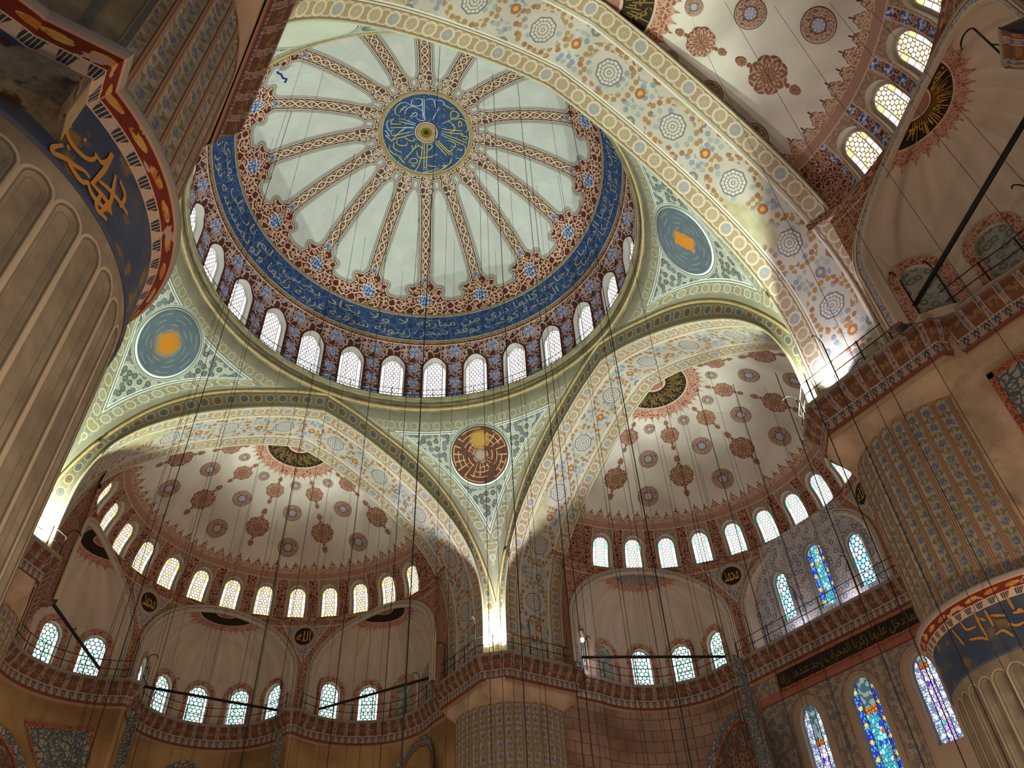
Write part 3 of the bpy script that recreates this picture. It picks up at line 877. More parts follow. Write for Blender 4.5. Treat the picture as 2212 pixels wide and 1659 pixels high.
for q, a in SIDE.items():
    o = tag(obj('wall_arch', soff_me, MAT_SOFF, None, RZ(a)), AL[q], 'arch', None, 'structure')
    obj('arch_face', face_me, MAT_FACE, o); obj('gilt_cord', gold_me, MAT_GOLDM, o); obj('edge_moulding', edge_me, MAT_PALEM, o)
    tag(obj('wall_pendentive', pend_me, MAT_PEND, None, RZ(a)), PL[q], 'pendentive', None, 'structure')

# ================================================================ half domes
HP = [(10.2, 27.15), (10.12, 28.0), (9.75, 29.0), (9.2, 29.8), (8.75, 30.2), (7.55, 31.2), (5.95, 32.2), (4.2, 33.0), (2.5, 33.62), (.9, 34.0), (0.0, 34.1)]
HPc, HS = catmull(HP, 140)
def hd(s): return np.interp(s, HS, HPc[:, 0]), np.interp(s, HS, HPc[:, 1])
def hs_z(z): return float(np.interp(z, HPc[:, 1], HS))
def hs_r(r): return float(np.interp(-r, -HPc[:, 0], HS))
SB = hs_z(29.9)                           # base of the palmette row
AX = Matrix.Translation((0, B_, 0))
def hd_pt(a, s, off=0.0):
    r, z = hd(s); r2, z2 = hd(s+.01); t = np.array([r2-r, z2-z]); t = t/np.linalg.norm(t)
    r = r-off*t[1]; z = z+off*t[0]       # offset towards the inside
    return (r*math.sin(a), r*math.cos(a), z)
def half_upper():
    mb = MB(); As = np.radians(np.linspace(-96, 96, 129)); Ss = np.linspace(SB, HS[-1], 56)
    R, Z = hd(Ss)
    mb.grid([[(r*math.sin(a), r*math.cos(a), z) for r, z in zip(R, Z)] for a in As],
            [[(math.degrees(a)/4.2, s-SB) for s in Ss] for a in As], [[(a*max(r, 2.0), s) for r, s in zip(R, Ss)] for a in As])
    return mb.mesh('half_dome')
half_me = half_upper()
HH = arch_outline(.64, .06, 1.66, 2.30)
def belt_map(f0=0.0):
    def f(u, s, d):
        r, z = hd(s); a = f0+u/9.9
        return ((r+d)*math.sin(a), (r+d)*math.cos(a), z)
    return f
def belt(nw, step):
    mb = MB(); st = math.radians(step); hwd = st/2*9.9
    for k in range(nw):
        a0 = (k-(nw-1)/2)*st
        panel(mb, belt_map(a0), (-hwd, hwd, 0.0, SB), HH, lambda u, s, a0=a0: ((u, s), (u+a0*9.9, s)), rows=6)
    e = nw/2*st
    for sg in (-1, 1):
        As = np.linspace(e, math.radians(96), 8)*sg; Ss = np.linspace(0, SB, 12); R, Z = hd(Ss)
        mb.grid([[(r*math.sin(a), r*math.cos(a), z) for r, z in zip(R, Z)] for a in As], [[(5.0, s) for s in Ss] for a in As], [[(a*9.9, s) for s in Ss] for a in As])
    return mb.mesh('window_belt')
hf = frame_mesh('half_window_frame', belt_map(), HH, .24, .14); hp_ = pane_mesh('half_window_pane', belt_map(), HH, .24, .14, .06)
# medallions on the plaster (conforming, a centimetre proud)
def conform(name, outline_r, a0, s0, rings=7, n=64, off=.02):
    mb = MB(); r0 = max(hd(s0)[0], 1.0); th = np.linspace(0, 2*PI, n+1); G, U = [], []
    for t in th:
        R = outline_r(t); row, ur = [], []
        for q in np.linspace(0.001, 1, rings):
            x, y = R*q*math.cos(t), R*q*math.sin(t)
            s = s0+y; r = max(hd(s)[0], .4)
            row.append(hd_pt(a0+x/r, s, off)); ur.append((x, y))
        row.append(hd_pt(a0+x/r, s, 0.0)); ur.append((x, y))
        G.append(row); U.append(ur)
    return mb.grid(G, U)
def round_medal(a0, z, R):
    mb = conform('m', lambda t: R, a0, hs_z(z)); me = mb.mesh('round_medallion')
    l = me.uv_layers['UV'].data
    for d in l: d.uv = (d.uv[0]/R*.97, d.uv[1]/R*.97)
    return me
def star_medal(a0, z, R):
    s0 = hs_z(z)
    mb = conform('s', lambda t: R*(.9+.10*abs(math.cos(4*t))**.6), a0, s0)
    for sg in (-1, 1):
        c = conform('p', lambda t: R*.24*(1+.55*max(0, sg*math.sin(t))**4), a0, s0+sg*R*1.52, 4, 20)
        mb.add(np.concatenate(c.v), c.f, np.concatenate(c.uv))
        c = conform('p', lambda t: R*.12, a0, s0+sg*R*1.12, 3, 10); mb.add(np.concatenate(c.v), c.f, np.concatenate(c.uv))
    return mb.mesh('star_medallion')
A1 = math.radians(18.65)
medals = []
for k in (-5, -3, -1, 1, 3, 5): medals += [('r', k*A1, 31.1, .68), ('r', k*A1, 32.45, .62), ('r', k*A1, 33.3, .36)]
for k in (-4, -2, 0, 2, 4): medals += [('s', k*A1, 31.72, .78), ('s', k*A1, 33.05, .60)]
medal_me = [(t, round_medal(a, z, R) if t == 'r' else star_medal(a, z, R)) for t, a, z, R in medals if abs(math.degrees(a)) < 80 or t == 'r']
# black roundel at the crown with a cusped border
def crown_parts():
    mb = MB(); Rm = 2.05; th = np.linspace(-PI/2-.12, PI/2+.12, 61); q = np.linspace(.02, 1, 14)
    mb.grid([[hd_pt(t, hs_r(Rm*k), .03) for k in q] for t in th], [[(k*math.sin(t), k*math.cos(t)) for k in q] for t in th])
    disc_ = mb.mesh('crown_disc')
    mb = MB(); th = np.linspace(-PI/2-.12, PI/2+.12, 181)
    def outer(t):
        c = (t*22/PI) % 1.0; c = abs(c-.5)*2
        return 2.62+.16*(1-c*c)+(.22 if c < .12 else 0)
    mb.grid([[hd_pt(t, hs_r(2.05+(outer(t)-2.05)*k), .02) for k in (0, .5, 1)] for t in th], [[(t*2.4, 2.05+(outer(t)-2.05)*k) for k in (0, .5, 1)] for t in th])
    return disc_, mb.mesh('cusped_border')
cdisc_me, cbord_me = crown_parts()
mb = MB()
for k in range(30):                     # script strokes fanning from the crown
    t = -1.45+2.9*k/29; r0 = .85+.12*(k % 3); r1 = 1.25+.22*(k*7 % 4)
    mb.grid([[hd_pt(t+sg*.03/rr, hs_r(rr), .05) for sg in (-1, 1)] for rr in np.linspace(r0, r1, 5)])
    q0 = 1.35+.14*(k*5 % 4)
    mb.grid([[hd_pt(t+.10*math.sin(a)+sg*.0, hs_r(q0+.12*math.cos(a)+sg*.028), .05) for sg in (-1, 1)] for a in np.linspace(.4, 4.6, 9)])
cscr_me = mb.mesh('crown_script', False); MAT_DIMG = mat('dim_gilt_script', lambda b: '#7d6434', grime=.1)
HN = {'N': 'left', 'E': 'right', 'S': 'near', 'W': 'hidden'}
for q in ('N', 'E', 'S', 'W'):
    T = RZ(SIDE[q])@AX
    o = tag(obj('ceiling_half_dome', half_me, MAT_HALF, None, T), 'cream plaster %s half dome painted with red medallions' % HN[q], 'half dome', None, 'structure')
    if q == 'W': continue
    for t, me in medal_me:
        obj('round_medallion' if t == 'r' else 'star_medallion', me, MAT_MEDAL if t == 'r' else MAT_STAR, o)
    c = tag(obj('crown_roundel', cdisc_me, MAT_BLACK, None, T), 'black calligraphy roundel cut by the arch at the crown of the %s half dome' % HN[q], 'roundel', 'roundels at the half dome crowns')
    obj('cusped_border', cbord_me, MAT_RUST, c); obj('lettering', cscr_me, MAT_DIMG, c)
    nw, st = (15, 11.05) if q == 'S' else (13, 12.5)
    tag(obj('wall_window_belt', belt(nw, st), MAT_BELTS if q == 'S' else MAT_BELT, None, T), 'red arabesque wall belt between the windows of the %s half dome' % HN[q], 'wall', None, 'structure')
    for k in range(nw):
        a0 = math.radians((k-(nw-1)/2)*st)
        n_ = k+1 if q in 'NE' else k+1
        window(hf, hp_, MAT_GREYM, {'N': G_HALF, 'E': G_QIB, 'S': G_HALF}[q], T@RZ(-a0),
               '%s arched window from the left in the belt of the %s half dome' % (ordw(n_), HN[q]), 'windows of the %s half dome' % HN[q])
# ================================================================ Arabic lettering
FORMS = {'ا': 'FE8D FE8E', 'أ': 'FE83 FE84', 'إ': 'FE87 FE88', 'ب': 'FE8F FE90 FE91 FE92', 'ة': 'FE93 FE94', 'ت': 'FE95 FE96 FE97 FE98', 'ث': 'FE99 FE9A FE9B FE9C',
 'ج': 'FE9D FE9E FE9F FEA0', 'ح': 'FEA1 FEA2 FEA3 FEA4', 'خ': 'FEA5 FEA6 FEA7 FEA8', 'د': 'FEA9 FEAA', 'ذ': 'FEAB FEAC', 'ر': 'FEAD FEAE', 'ز': 'FEAF FEB0',
 'س': 'FEB1 FEB2 FEB3 FEB4', 'ش': 'FEB5 FEB6 FEB7 FEB8', 'ص': 'FEB9 FEBA FEBB FEBC', 'ض': 'FEBD FEBE FEBF FEC0', 'ط': 'FEC1 FEC2 FEC3 FEC4', 'ظ': 'FEC5 FEC6 FEC7 FEC8',
 'ع': 'FEC9 FECA FECB FECC', 'غ': 'FECD FECE FECF FED0', 'ف': 'FED1 FED2 FED3 FED4', 'ق': 'FED5 FED6 FED7 FED8', 'ك': 'FED9 FEDA FEDB FEDC', 'ل': 'FEDD FEDE FEDF FEE0',
 'م': 'FEE1 FEE2 FEE3 FEE4', 'ن': 'FEE5 FEE6 FEE7 FEE8', 'ه': 'FEE9 FEEA FEEB FEEC', 'و': 'FEED FEEE', 'ى': 'FEEF FEF0', 'ي': 'FEF1 FEF2 FEF3 FEF4', 'ء': 'FE80', 'ئ': 'FE89 FE8A FE8B FE8C'}
def shape(t):
    out = []; n = len(t); i = 0
    two = lambda c: len(FORMS.get(c, '').split()) == 4
    prev = False
    while i < n:
        c = t[i]
        if c not in FORMS: out.append(c); prev = False; i += 1; continue
        if c == 'ل' and i+1 < n and t[i+1] in 'اأإ':
            out.append(chr(0xFEFC if prev else 0xFEFB)); prev = False; i += 2; continue
        f = [chr(int(h, 16)) for h in FORMS[c].split()]
        nxt = i+1 < n and t[i+1] in FORMS and t[i+1] != 'ء'
        if len(f) == 4: k = (3 if nxt else 1) if prev else (2 if nxt else 0)
        elif len(f) == 2: k = 1 if prev else 0
        else: k = 0
        out.append(f[k]); prev = two(c) and nxt; i += 1
    return ''.join(out[::-1])
TC = {}
def text_geo(t, res=2):
    if t in TC: return TC[t]
    c = bpy.data.curves.new('lettering', 'FONT'); c.body = shape(t); c.resolution_u = res
    o = bpy.data.objects.new('lettering', c); COL.objects.link(o)
    dg = bpy.context.evaluated_depsgraph_get(); me = bpy.data.meshes.new_from_object(o.evaluated_get(dg))
    v = np.array([p.co[:] for p in me.vertices]); f = [list(p.vertices) for p in me.polygons]
    bpy.data.objects.remove(o); bpy.data.curves.remove(c); bpy.data.meshes.remove(me)
    v[:, 0] -= v[:, 0].min(); TC[t] = (v, f); return TC[t]
def letter(mb, t, fn):
    """fn(x 0..1, y 0..1) -> 3-D point"""
    v, f = text_geo(t)
    x = v[:, 0]/v[:, 0].max(); y = (v[:, 1]-v[:, 1].min())/(v[:, 1].max()-v[:, 1].min())
    mb.add([fn(a, b_) for a, b_ in zip(x, y)], f)
NUR = 'الله نور السماوات والارض مثل نوره كمشكاة فيها مصباح المصباح في زجاجة الزجاجة كانها كوكب دري يوقد من شجرة مباركة زيتونة لا شرقية ولا غربية يكاد زيتها يضيء ولو لم تمسسه نار نور على نور يهدي الله لنوره من يشاء'
FATIR = 'ان الله يمسك السماوات والارض ان تزولا ولئن زالتا ان امسكهما من احد من بعده انه كان حليما غفورا'
mb = MB()
def ringmap(a0, a1, s0, s1, off):
    def fn(x, y):
        s = s0+(s1-s0)*y; r, z = mer(s); a = a0+(a1-a0)*x
        return ((r-off)*math.sin(a), (r-off)*math.cos(a), z-.02)
    return fn
words = NUR.split(); half = [' '.join(words[:10]), ' '.join(words[10:20]), ' '.join(words[20:30]), ' '.join(words[30:])]
for i, t in enumerate(half):          # reads right to left, so later words sit anticlockwise
    a1 = math.radians(152-64*i); w_ = t.split(); h_ = len(w_)//2
    letter(mb, ' '.join(w_[::2]), ringmap(a1-math.radians(63), a1, SBL+.34, SBL+1.08, .06))
    letter(mb, ' '.join(w_[1::2]), ringmap(a1-math.radians(62), a1-math.radians(1), SBL+.95, SBU-.36, .06))
obj('lettering', mb.mesh('lettering', False), MAT_SCRIPT, band)
def smooth2(P, n):
    P = np.array(P, float)
    if len(P) == 2: return np.linspace(P[0], P[1], 4)
    return catmull(P, n)[0]
def brush(mb, pts, w, fmap):
    """a broad nib stroke along 2-D points, mapped onto a surface"""
    Q = smooth2(pts, 4*len(pts)); n = len(Q); G = []
    for k in range(n):
        t = Q[min(k+1, n-1)]-Q[max(k-1, 0)]; t = t/max(np.linalg.norm(t), 1e-9); nn = np.array([-t[1], t[0]])
        ww = w*(.55+.45*math.sin(PI*(k+.6)/(n+.2)))
        G.append([fmap(*(Q[k]-nn*ww/2)), fmap(*(Q[k]+nn*ww/2))])
    mb.grid(G)
CROWN_STROKES = [[[-202,-26],[-234,-27],[-252,-58],[-246,-100],[-219,-128],[-203,-130]],[[-220,-47],[-213,-55],[-217,-76],[-206,-75],[-211,-98],[-200,-97],[-199,-121]],[[-183,-176],[-187,-159],[-177,-138],[-155,-136],[-133,-146],[-121,-165],[-130,-194],[-153,-198],[-172,-183]],[[-207,-131],[-171,-127],[-91,-133]],[[-136,-205],[-66,-79]],[[-126,-211],[-62,-89]],[[-112,-212],[-94,-231],[-69,-235],[-35,-191]],[[-65,-241],[-26,-257],[-9,-253],[6,-239],[23,-245],[40,-240],[60,-256],[70,-243]],[[-19,-208],[-13,-165],[-9,-105]],[[-179,-48],[-188,-74],[-181,-105],[-157,-127],[-137,-128]],[[-143,-47],[-131,-90],[-113,-89],[-115,-72],[-134,-56]],[[-100,-58],[-67,-62],[-53,-82],[-93,-124]],[[92,-175],[70,-200],[64,-224],[79,-241],[110,-237],[114,-212],[99,-187],[55,-112]],[[108,-184],[133,-215],[166,-220],[197,-199],[214,-170],[207,-149]],[[152,-156],[138,-195],[167,-181],[152,-156]],[[77,-150],[105,-151],[134,-137],[145,-112],[117,-78]],[[71,-83],[107,-96],[155,-126],[188,-146]],[[81,-64],[151,-95],[198,-128],[199,-112],[223,-123],[242,-122],[235,-101],[214,-101]],[[88,-52],[257,-90]],[[94,-40],[256,-65]],[[74,29],[190,67]],[[79,18],[204,51]],[[93,10],[220,41]],[[144,-30],[169,-37],[198,-38],[203,-16],[178,-9]],[[157,20],[178,32],[201,19],[201,-6]],[[256,-65],[289,-9],[285,23],[246,46]],[[223,-20],[252,-21],[250,-36]],[[-241,21],[-256,46],[-239,82],[-213,99],[-191,81]],[[-210,97],[-184,121],[-163,108],[-85,40]],[[-228,5],[-235,33],[-221,48],[-170,24]],[[-190,13],[-84,-12]],[[-188,-12],[-88,-21]],[[-220,79],[-85,5]],[[-173,159],[-139,45],[-85,12]],[[-180,159],[-137,117],[-66,49]],[[-238,106],[-195,136]],[[-225,138],[-166,159]],[[-142,136],[-129,161],[-96,157],[-72,135],[-78,122]],[[-167,185],[-160,213],[-131,229],[-94,232],[-60,228]],[[-114,94],[-74,103],[-46,94],[-42,75],[-58,77]],[[-152,159],[-139,192],[-102,203],[-77,196]],[[-41,124],[-23,146],[0,107],[32,113]],[[9,69],[47,154],[64,229],[59,276]],[[-39,241],[-17,143],[-21,95]],[[-5,237],[2,207],[31,194],[45,215],[22,233],[-5,237]],[[36,52],[126,235]],[[23,69],[109,237]],[[49,69],[59,55],[80,67],[72,106]],[[6,146],[37,177],[92,144],[137,91]],[[116,189],[131,189],[174,171]],[[163,221],[209,167],[234,92],[225,63]],[[198,148],[217,128],[211,157]],[[113,252],[149,221],[188,171]],[[-77,238],[-24,257]],[[19,256],[33,240],[41,256]]]
def crown_map(x, y):
    r = max(math.hypot(x, y), .05); return (x, y, float(mer(s_of_r(r))[1])-.075)
mb = MB()
for k, s in enumerate(CROWN_STROKES): brush(mb, [(a/100, c/100) for a, c in s], .062, crown_map)
for k in range(26):
    a = k*2.4; r = 1.0+1.5*((k*37) % 100)/100; x, y = r*math.cos(a), r*math.sin(a); brush(mb, [(x-.03, y), (x+.03, y)], .06, crown_map)
obj('lettering', mb.mesh('lettering', False), MAT_SCRIPT2, crown)

# ================================================================ exedrae and spandrel walls under the half domes
LD, LR = 8.15, 4.6                     # distance of a lobe's centre from the half dome axis, its radius
D62 = math.radians(62)
CR, CH, WR = 23.2, 3.6, 4.5            # springing, rise and half width of the exedra arches
def rim(w): return CR+CH*math.sqrt(max(0.0, 1-(w/WR)**2))
def spandrel(dirs):
    mb = MB(); cols = []
    th = list(np.radians(np.linspace(-91, 91, 365)))
    for d in dirs:
        e = math.asin(WR/10.2)
        th += [d-e-1e-5, d-e+1e-5, d+e-1e-5, d+e+1e-5]
    th = sorted(th); G, U = [], []
    for t in th:
        z0 = ZS
        for d in dirs:
            w = 10.2*math.sin(t-d)
            if abs(t-d) < 1.2 and abs(w) < WR-1e-5: z0 = rim(w)
        zz = np.linspace(z0, 27.15, 14)
        G.append([(10.2*math.sin(t), 10.2*math.cos(t), z) for z in zz]); U.append([(math.degrees(t), z) for z in zz])
    mb.grid(G, U)
    pr = [(10.2, 26.86), (10.1, 26.9), (10.06, 26.98), (10.1, 27.06), (10.05, 27.12), (10.2, 27.2)]
    revolve(mb, pr, -1.6, 1.6, 100)
    return mb.mesh('spandrel_wall')
def archivolt():
    mb = MB(); W2, H2 = WR+.46, CH+.46
    R = [(WR, ZS), (WR, 22.0)]+[(WR*math.cos(t), CR+CH*math.sin(t)) for t in np.linspace(0, PI/2, 30)]
    O = [(W2, ZS), (W2, 22.0)]+[(W2*math.cos(t), CR+H2*math.sin(t)) for t in np.linspace(0, PI/2, 30)]
    R = R+[(-x, z) for x, z in R[::-1][1:]]; O = O+[(-x, z) for x, z in O[::-1][1:]]
    L = arclen(R)
    def pt(w, z, r): return (w, math.sqrt(max(r*r-w*w, 0)), z)
    G = [[pt(a[0], a[1], 10.6), pt(a[0], a[1], 10.06), pt(a[0]*.5+c[0]*.5, a[1]*.5+c[1]*.5, 10.04), pt(c[0], c[1], 10.06), pt(c[0], c[1], 10.25)] for a, c in zip(R, O)]
    mb.grid(G, [[(l, -.3), (l, 0), (l, .23), (l, .46), (l, .6)] for l in L])
    return mb.mesh('archivolt')
HE = arch_outline(.64, .22, 1.80, 2.52)
def ex_map(a0):
    def f(u, v, d):
        a = a0+u/LR
        return ((LR+d)*math.sin(a), LD+(LR+d)*math.cos(a), ZS+v)
    return f
EXA = [math.radians(31*k) for k in (-2, -1, 0, 1, 2)]
def exedra_wall():
    mb = MB(); h = math.radians(15.5)*LR
    for a0 in EXA: panel(mb, ex_map(a0), (-h, h, -.1, CR-ZS), HE, lambda u, v, a0=a0: ((u+a0*LR, v), (u, v)), rows=5)
    return mb.mesh('exedra_wall')
BETA0 = math.atan2(4.49, -1.04)
def ex_D(b): c = math.cos(b); return -2.05*c+math.sqrt(2.05**2*c*c-4.2025+LR*LR)
def ex_pt(b, k, off=0.0):
    """b plan direction from the crown, k = cos of elevation parameter"""
    rho = ex_D(b)*k; z = CR+CH*math.sqrt(max(0.0, 1-k*k)); x = rho*math.sin(b); y = 10.2+rho*math.cos(b)
    y += (math.sqrt(10.2**2-min(x*x, 30))-(10.2-1.04*abs(x)/4.49))*(abs(b)/BETA0)**4
    return (x, y-off*.5, z-off)
def exedra_dome():
    mb = MB(); bs = np.linspace(-BETA0, BETA0, 81); ts = np.linspace(0, PI/2, 34)
    mb.grid([[ex_pt(b, math.cos(t)) for t in ts] for b in bs], [[(b*4.2, t*5.0) for t in ts] for b in bs])
    return mb.mesh('exedra_dome')
def ex_round():
    bs = np.linspace(-BETA0, BETA0, 65); ks = np.linspace(.001, .38, 12)
    mb = MB(); mb.grid([[ex_pt(b, k, .03) for k in ks] for b in bs], [[(k/.38*math.sin(b), k/.38*math.cos(b)) for k in ks] for b in bs]); d = mb.mesh('exedra_roundel')
    mb = MB(); bs = np.linspace(-BETA0, BETA0, 261)
    def outer(b):
        c = abs((b*15/BETA0*.5) % 1.0-.5)*2
        return .475+.045*(1-c*c)+(.045 if c < .14 else 0.0)
    mb.grid([[ex_pt(b, .38+(outer(b)-.38)*q, .02) for q in (0, .4, .7, 1)] for b in bs], [[(b*2.0, q*.9) for q in (0, .4, .7, 1)] for b in bs])
    return d, mb.mesh('cusped_border')
ex_wall_me, ex_dome_me, archi_me = exedra_wall(), exedra_dome(), archivolt()
ex_disc_me, ex_bord_me = ex_round()
ef, ep = frame_mesh('exedra_window_frame', ex_map(0), HE, .28, .05), pane_mesh('exedra_window_pane', ex_map(0), HE, .28, .05, .22)
eb = pane_mesh('exedra_blind_pane', ex_map(0), HE, .10, .02, .22); ebf = frame_mesh('exedra_blind_frame', ex_map(0), HE, .10, .03)
# scalloped rust border round a window
mb = MB(); Hd = arch_outline(.64, .22, 1.80, 2.52, 90)
sc = np.array([.30+.09*abs(math.sin(i*PI/5.0)) for i in range(len(Hd))])
strip_border(mb, ex_map(0), Hd, np.array([inset(Hd, -d)[i] for i, d in enumerate(sc)]), -.02)
wb_me = mb.mesh('scalloped_border')
LOBE = {-1: 'left', 0: 'middle', 1: 'right'}
# which openings are glazed, by side and lobe, in local window order
GLAZED = {('N', 0): (1, 1, 1, 1, 1), ('N', 1): (1, 1, 0, 0, 0), ('N', -1): (0, 0, 0, 1, 1), ('E', -1): (0, 0, 1, 1, 1), ('E', 1): (1, 1, 1, 0, 0), ('S', -1): (0, 0, 0, 0, 0)}
MAT_RUST2 = mat('rust_wall', lambda b: arabesque(b, *b.uv(), .3, '#7d4a38', '#ae8770', '#9a7462', .10, .45, .22))
SPM = {'N': spandrel((-D62, 0, D62))}; SPM['E'] = SPM['S'] = SPM['N']
for q in 'NES':
    T = RZ(SIDE[q])@AX
    o = tag(obj('wall_spandrel', SPM[q], MAT_SPAN, None, T), 'red patterned spandrel wall between the niche arches of the %s half dome' % HN[q], 'wall', None, 'structure')
    for d in ((-1, 0, 1) if q != 'S' else (-1,)):
        TT = T@RZ(-d*D62)
        obj('archivolt', archi_me, MAT_ARCHI, o).matrix_local = RZ(-d*D62)
        if (q, d) not in GLAZED: continue
        place = '%s niche of the %s half dome' % (LOBE[d], HN[q])
        tag(obj('wall_niche', ex_wall_me, MAT_PLAST, None, TT), 'curved streaked plaster window wall in the '+place, 'wall', None, 'structure')
        e = tag(obj('ceiling_niche_dome', ex_dome_me, MAT_PLAST, None, TT), 'streaked cream plaster quarter dome over the '+place, 'niche dome', None, 'structure')
        r = tag(obj('niche_roundel', ex_disc_me, MAT_GREYR if q == 'E' else MAT_BLACK, None, TT), ('pale grey' if q == 'E' else 'black')+' calligraphy roundel at the crown of the '+place, 'roundel', 'roundels over the niches')
        obj('cusped_border', ex_bord_me, MAT_RUST, r)
        mb = MB()
        def fr(x, y): 
            b = BETA0*.95*(2*x-1); k = .38*(.40+.52*y); return ex_pt(b, k, .05)
        letter(mb, 'قل هو الله احد الله الصمد', fr)
        for k in range(26):
            b = BETA0*.9*(2*(k+.5)/26-1); p = [ex_pt(b+s/(60*kk), kk, .05) for kk in (.15, .27+.05*(k % 3)) for s in (-.22, .22)]
            mb.add(p, [[0, 1, 3, 2]])
        obj('lettering', mb.mesh('lettering', False), {'N': MAT_CREVICE, 'E': MAT_SCRIPT, 'S': MAT_GILT}[q], r)
        for i, a in enumerate(EXA):
            g = GLAZED[(q, d)][i]; TW = TT@Matrix.Translation((0, LD, 0))@RZ(-a)@Matrix.Translation((0, -LD, 0))
            wnd = window(ef if g else ebf, ep if g else eb, MAT_GREYM if g else MAT_PLAST, G_TEAL if g else MAT_BLINDP, TW,
                   '%s %s from the left in the %s' % (ordw(i+1), 'teal glazed arched window' if g else 'blind painted window arch', place), 'windows of the '+place, not g)
            obj('scalloped_border', wb_me, MAT_RUST, wnd)
    # small dark roundels in the spandrels
    for sg in (-1, 1):
        a = math.radians(29.6)*sg
        mb = MB(); th = np.linspace(0, 2*PI, 41); G, U = [], []
        for t in th:
            G.append([(10.17*math.sin(a+R*math.cos(t)/10.2), 10.17*math.cos(a+R*math.cos(t)/10.2), 25.85+R*math.sin(t)) for R in np.linspace(.001, .62, 6)])
            U.append([(R/.62*.9*math.cos(t), .37+0*R+R/.62*.55*abs(math.sin(t))) for R in np.linspace(.001, .62, 6)])
        mb.grid(G, U)
        n_ = tag(obj('spandrel_roundel', mb.mesh('spandrel_roundel'), mat('small_black_roundel', lambda b: '#2b1f14'), None, T),
                 'small black roundel with gilt script on the %s spandrel of the %s half dome' % ('left' if sg < 0 else 'right', HN[q]), 'roundel', 'small spandrel roundels')
        mb = MB(); G = []
        for t in th:
            G.append([(rr*math.sin(a+R*math.cos(t)/10.2), rr*math.cos(a+R*math.cos(t)/10.2), 25.85+R*math.sin(t)) for R, rr in ((.60, 10.18), (.66, 10.1), (.84, 10.1), (.9, 10.19))])
        mb.grid(G); obj('rim', mb.mesh('roundel_rim'), MAT_ARCHI if False else mat('roundel_rim', lambda b: '#a58f7c'), n_)
        mb = MB()
        letter(mb, 'محمد' if sg < 0 else 'الله', lambda x, y: (10.13*math.sin(a+(x-.5)*.9/10.2), 10.13*math.cos(a+(x-.5)*.9/10.2), 25.85+(y-.5)*.72))
        obj('lettering', mb.mesh('lettering', False), MAT_GILT, n_)

# flat wall closing the gap between each arch and its half dome
mb = MB(); zz = list(np.linspace(20.3, 27.0, 10))+list(np.linspace(27.2, 33.9, 30))
for sg in (-1, 1):
    G, U = [], []
    for z in zz:
        xo = float(np.interp(-z, -F2[:, 1], F2[:, 0]))+.05; xi = 10.2 if z < 27.15 else float(np.interp(z, HPc[:, 1], HPc[:, 0])); xi = min(xi, xo)
        G.append([(sg*xi, B_, z), (sg*(xi+xo)/2, B_, z), (sg*xo, B_, z)]); U.append([(90+(x-10.2)*5.6, z) for x in (xi, (xi+xo)/2, xo)])
    mb.grid(G, U)
gap_me = mb.mesh('arch_return', False)
for q in 'NES': tag(obj('wall_return', gap_me, MAT_RUST2, None, RZ(SIDE[q])), 'narrow red patterned return wall between the great arch and the %s half dome' % HN[q], 'wall', None, 'structure')
# pendentive roundels
def pend_round():
    mb = MB(); th = np.linspace(0, 2*PI, 73); G, U = [], []
    for t in th:
        g, u = [], []
        for R in list(np.linspace(.001, ROUND_R, 14))+[ROUND_R]:
            x, y = R*math.cos(t), R*math.sin(t); s = ROUND_S-y
            r = np.interp(s, PS, PM[:, 0]); z = np.interp(s, PS, PM[:, 1]); p = PI/4+x/r
            o = .035 if len(g) < 14 else 0.0
            g.append(((r-o)*math.sin(p), (r-o)*math.cos(p), z)); u.append((x, y))
        G.append(g); U.append(u)
    return mb.grid(G, U).mesh('pendentive_roundel')
pr_me = pend_round()
for q, kind, lab in (('N', 'kufic', 'brown roundel with kufic lattice and a worn gold patch on the far pendentive'), ('W', 'ring', 'grey blue roundel with a gold central disc on the left pendentive'), ('E', 'box', 'oval looking grey blue roundel with an ochre centre on the right pendentive')):
    tag(obj('pendentive_roundel', pr_me, mat('roundel_'+kind, round_fn(kind)), None, RZ(SIDE[q])), lab, 'roundel', 'pendentive roundels')

# ================================================================ gallery cornice, ledges and lower walls
cL = np.array([-LD*math.sin(D62), B_+LD*math.cos(D62)]); cC = np.array([0.0, B_+LD])
arc = lambda c, r, a, b, n: [(c[0]+r*math.cos(math.radians(t)), c[1]+r*math.sin(math.radians(t))) for t in np.linspace(a, b, n)]
LIP = 4.12
mir = lambda P: [(-x, y) for x, y in P[::-1]]
left_lobe = [(-11.22, 16.5), (-11.22, 17.6)]+arc(cL, LIP, 193, 57, 36)
path_N = left_lobe+arc(cC, LIP, 187, -7, 50)+mir(left_lobe)
left_E = [(-11.22, 16.5), (-11.22, 17.6)]+arc(cL, LIP, 193, 80, 30)+[(-5.9, 24.30), (-5.3, 24.42)]
path_S = left_lobe+[(-4.0, 24.0)]
EX0 = [(-11.22, 15.7)]; EX1 = [(11.22, 15.7)]
pier_path = [(11.22, 17.4), (10.62, 17.1), (10.62, 11.95), (11.95, 10.62), (17.1, 10.62), (17.4, 11.22)]
CPROF = [(0.0, 20.5), (0.0, 20.36), (.07, 20.3), (.10, 20.1), (.24, 19.86), (.36, 19.72), (.36, 19.66), (.40, 19.62), (.40, 19.28), (.46, 19.22), (.46, 19.08), (.52, 19.02)]
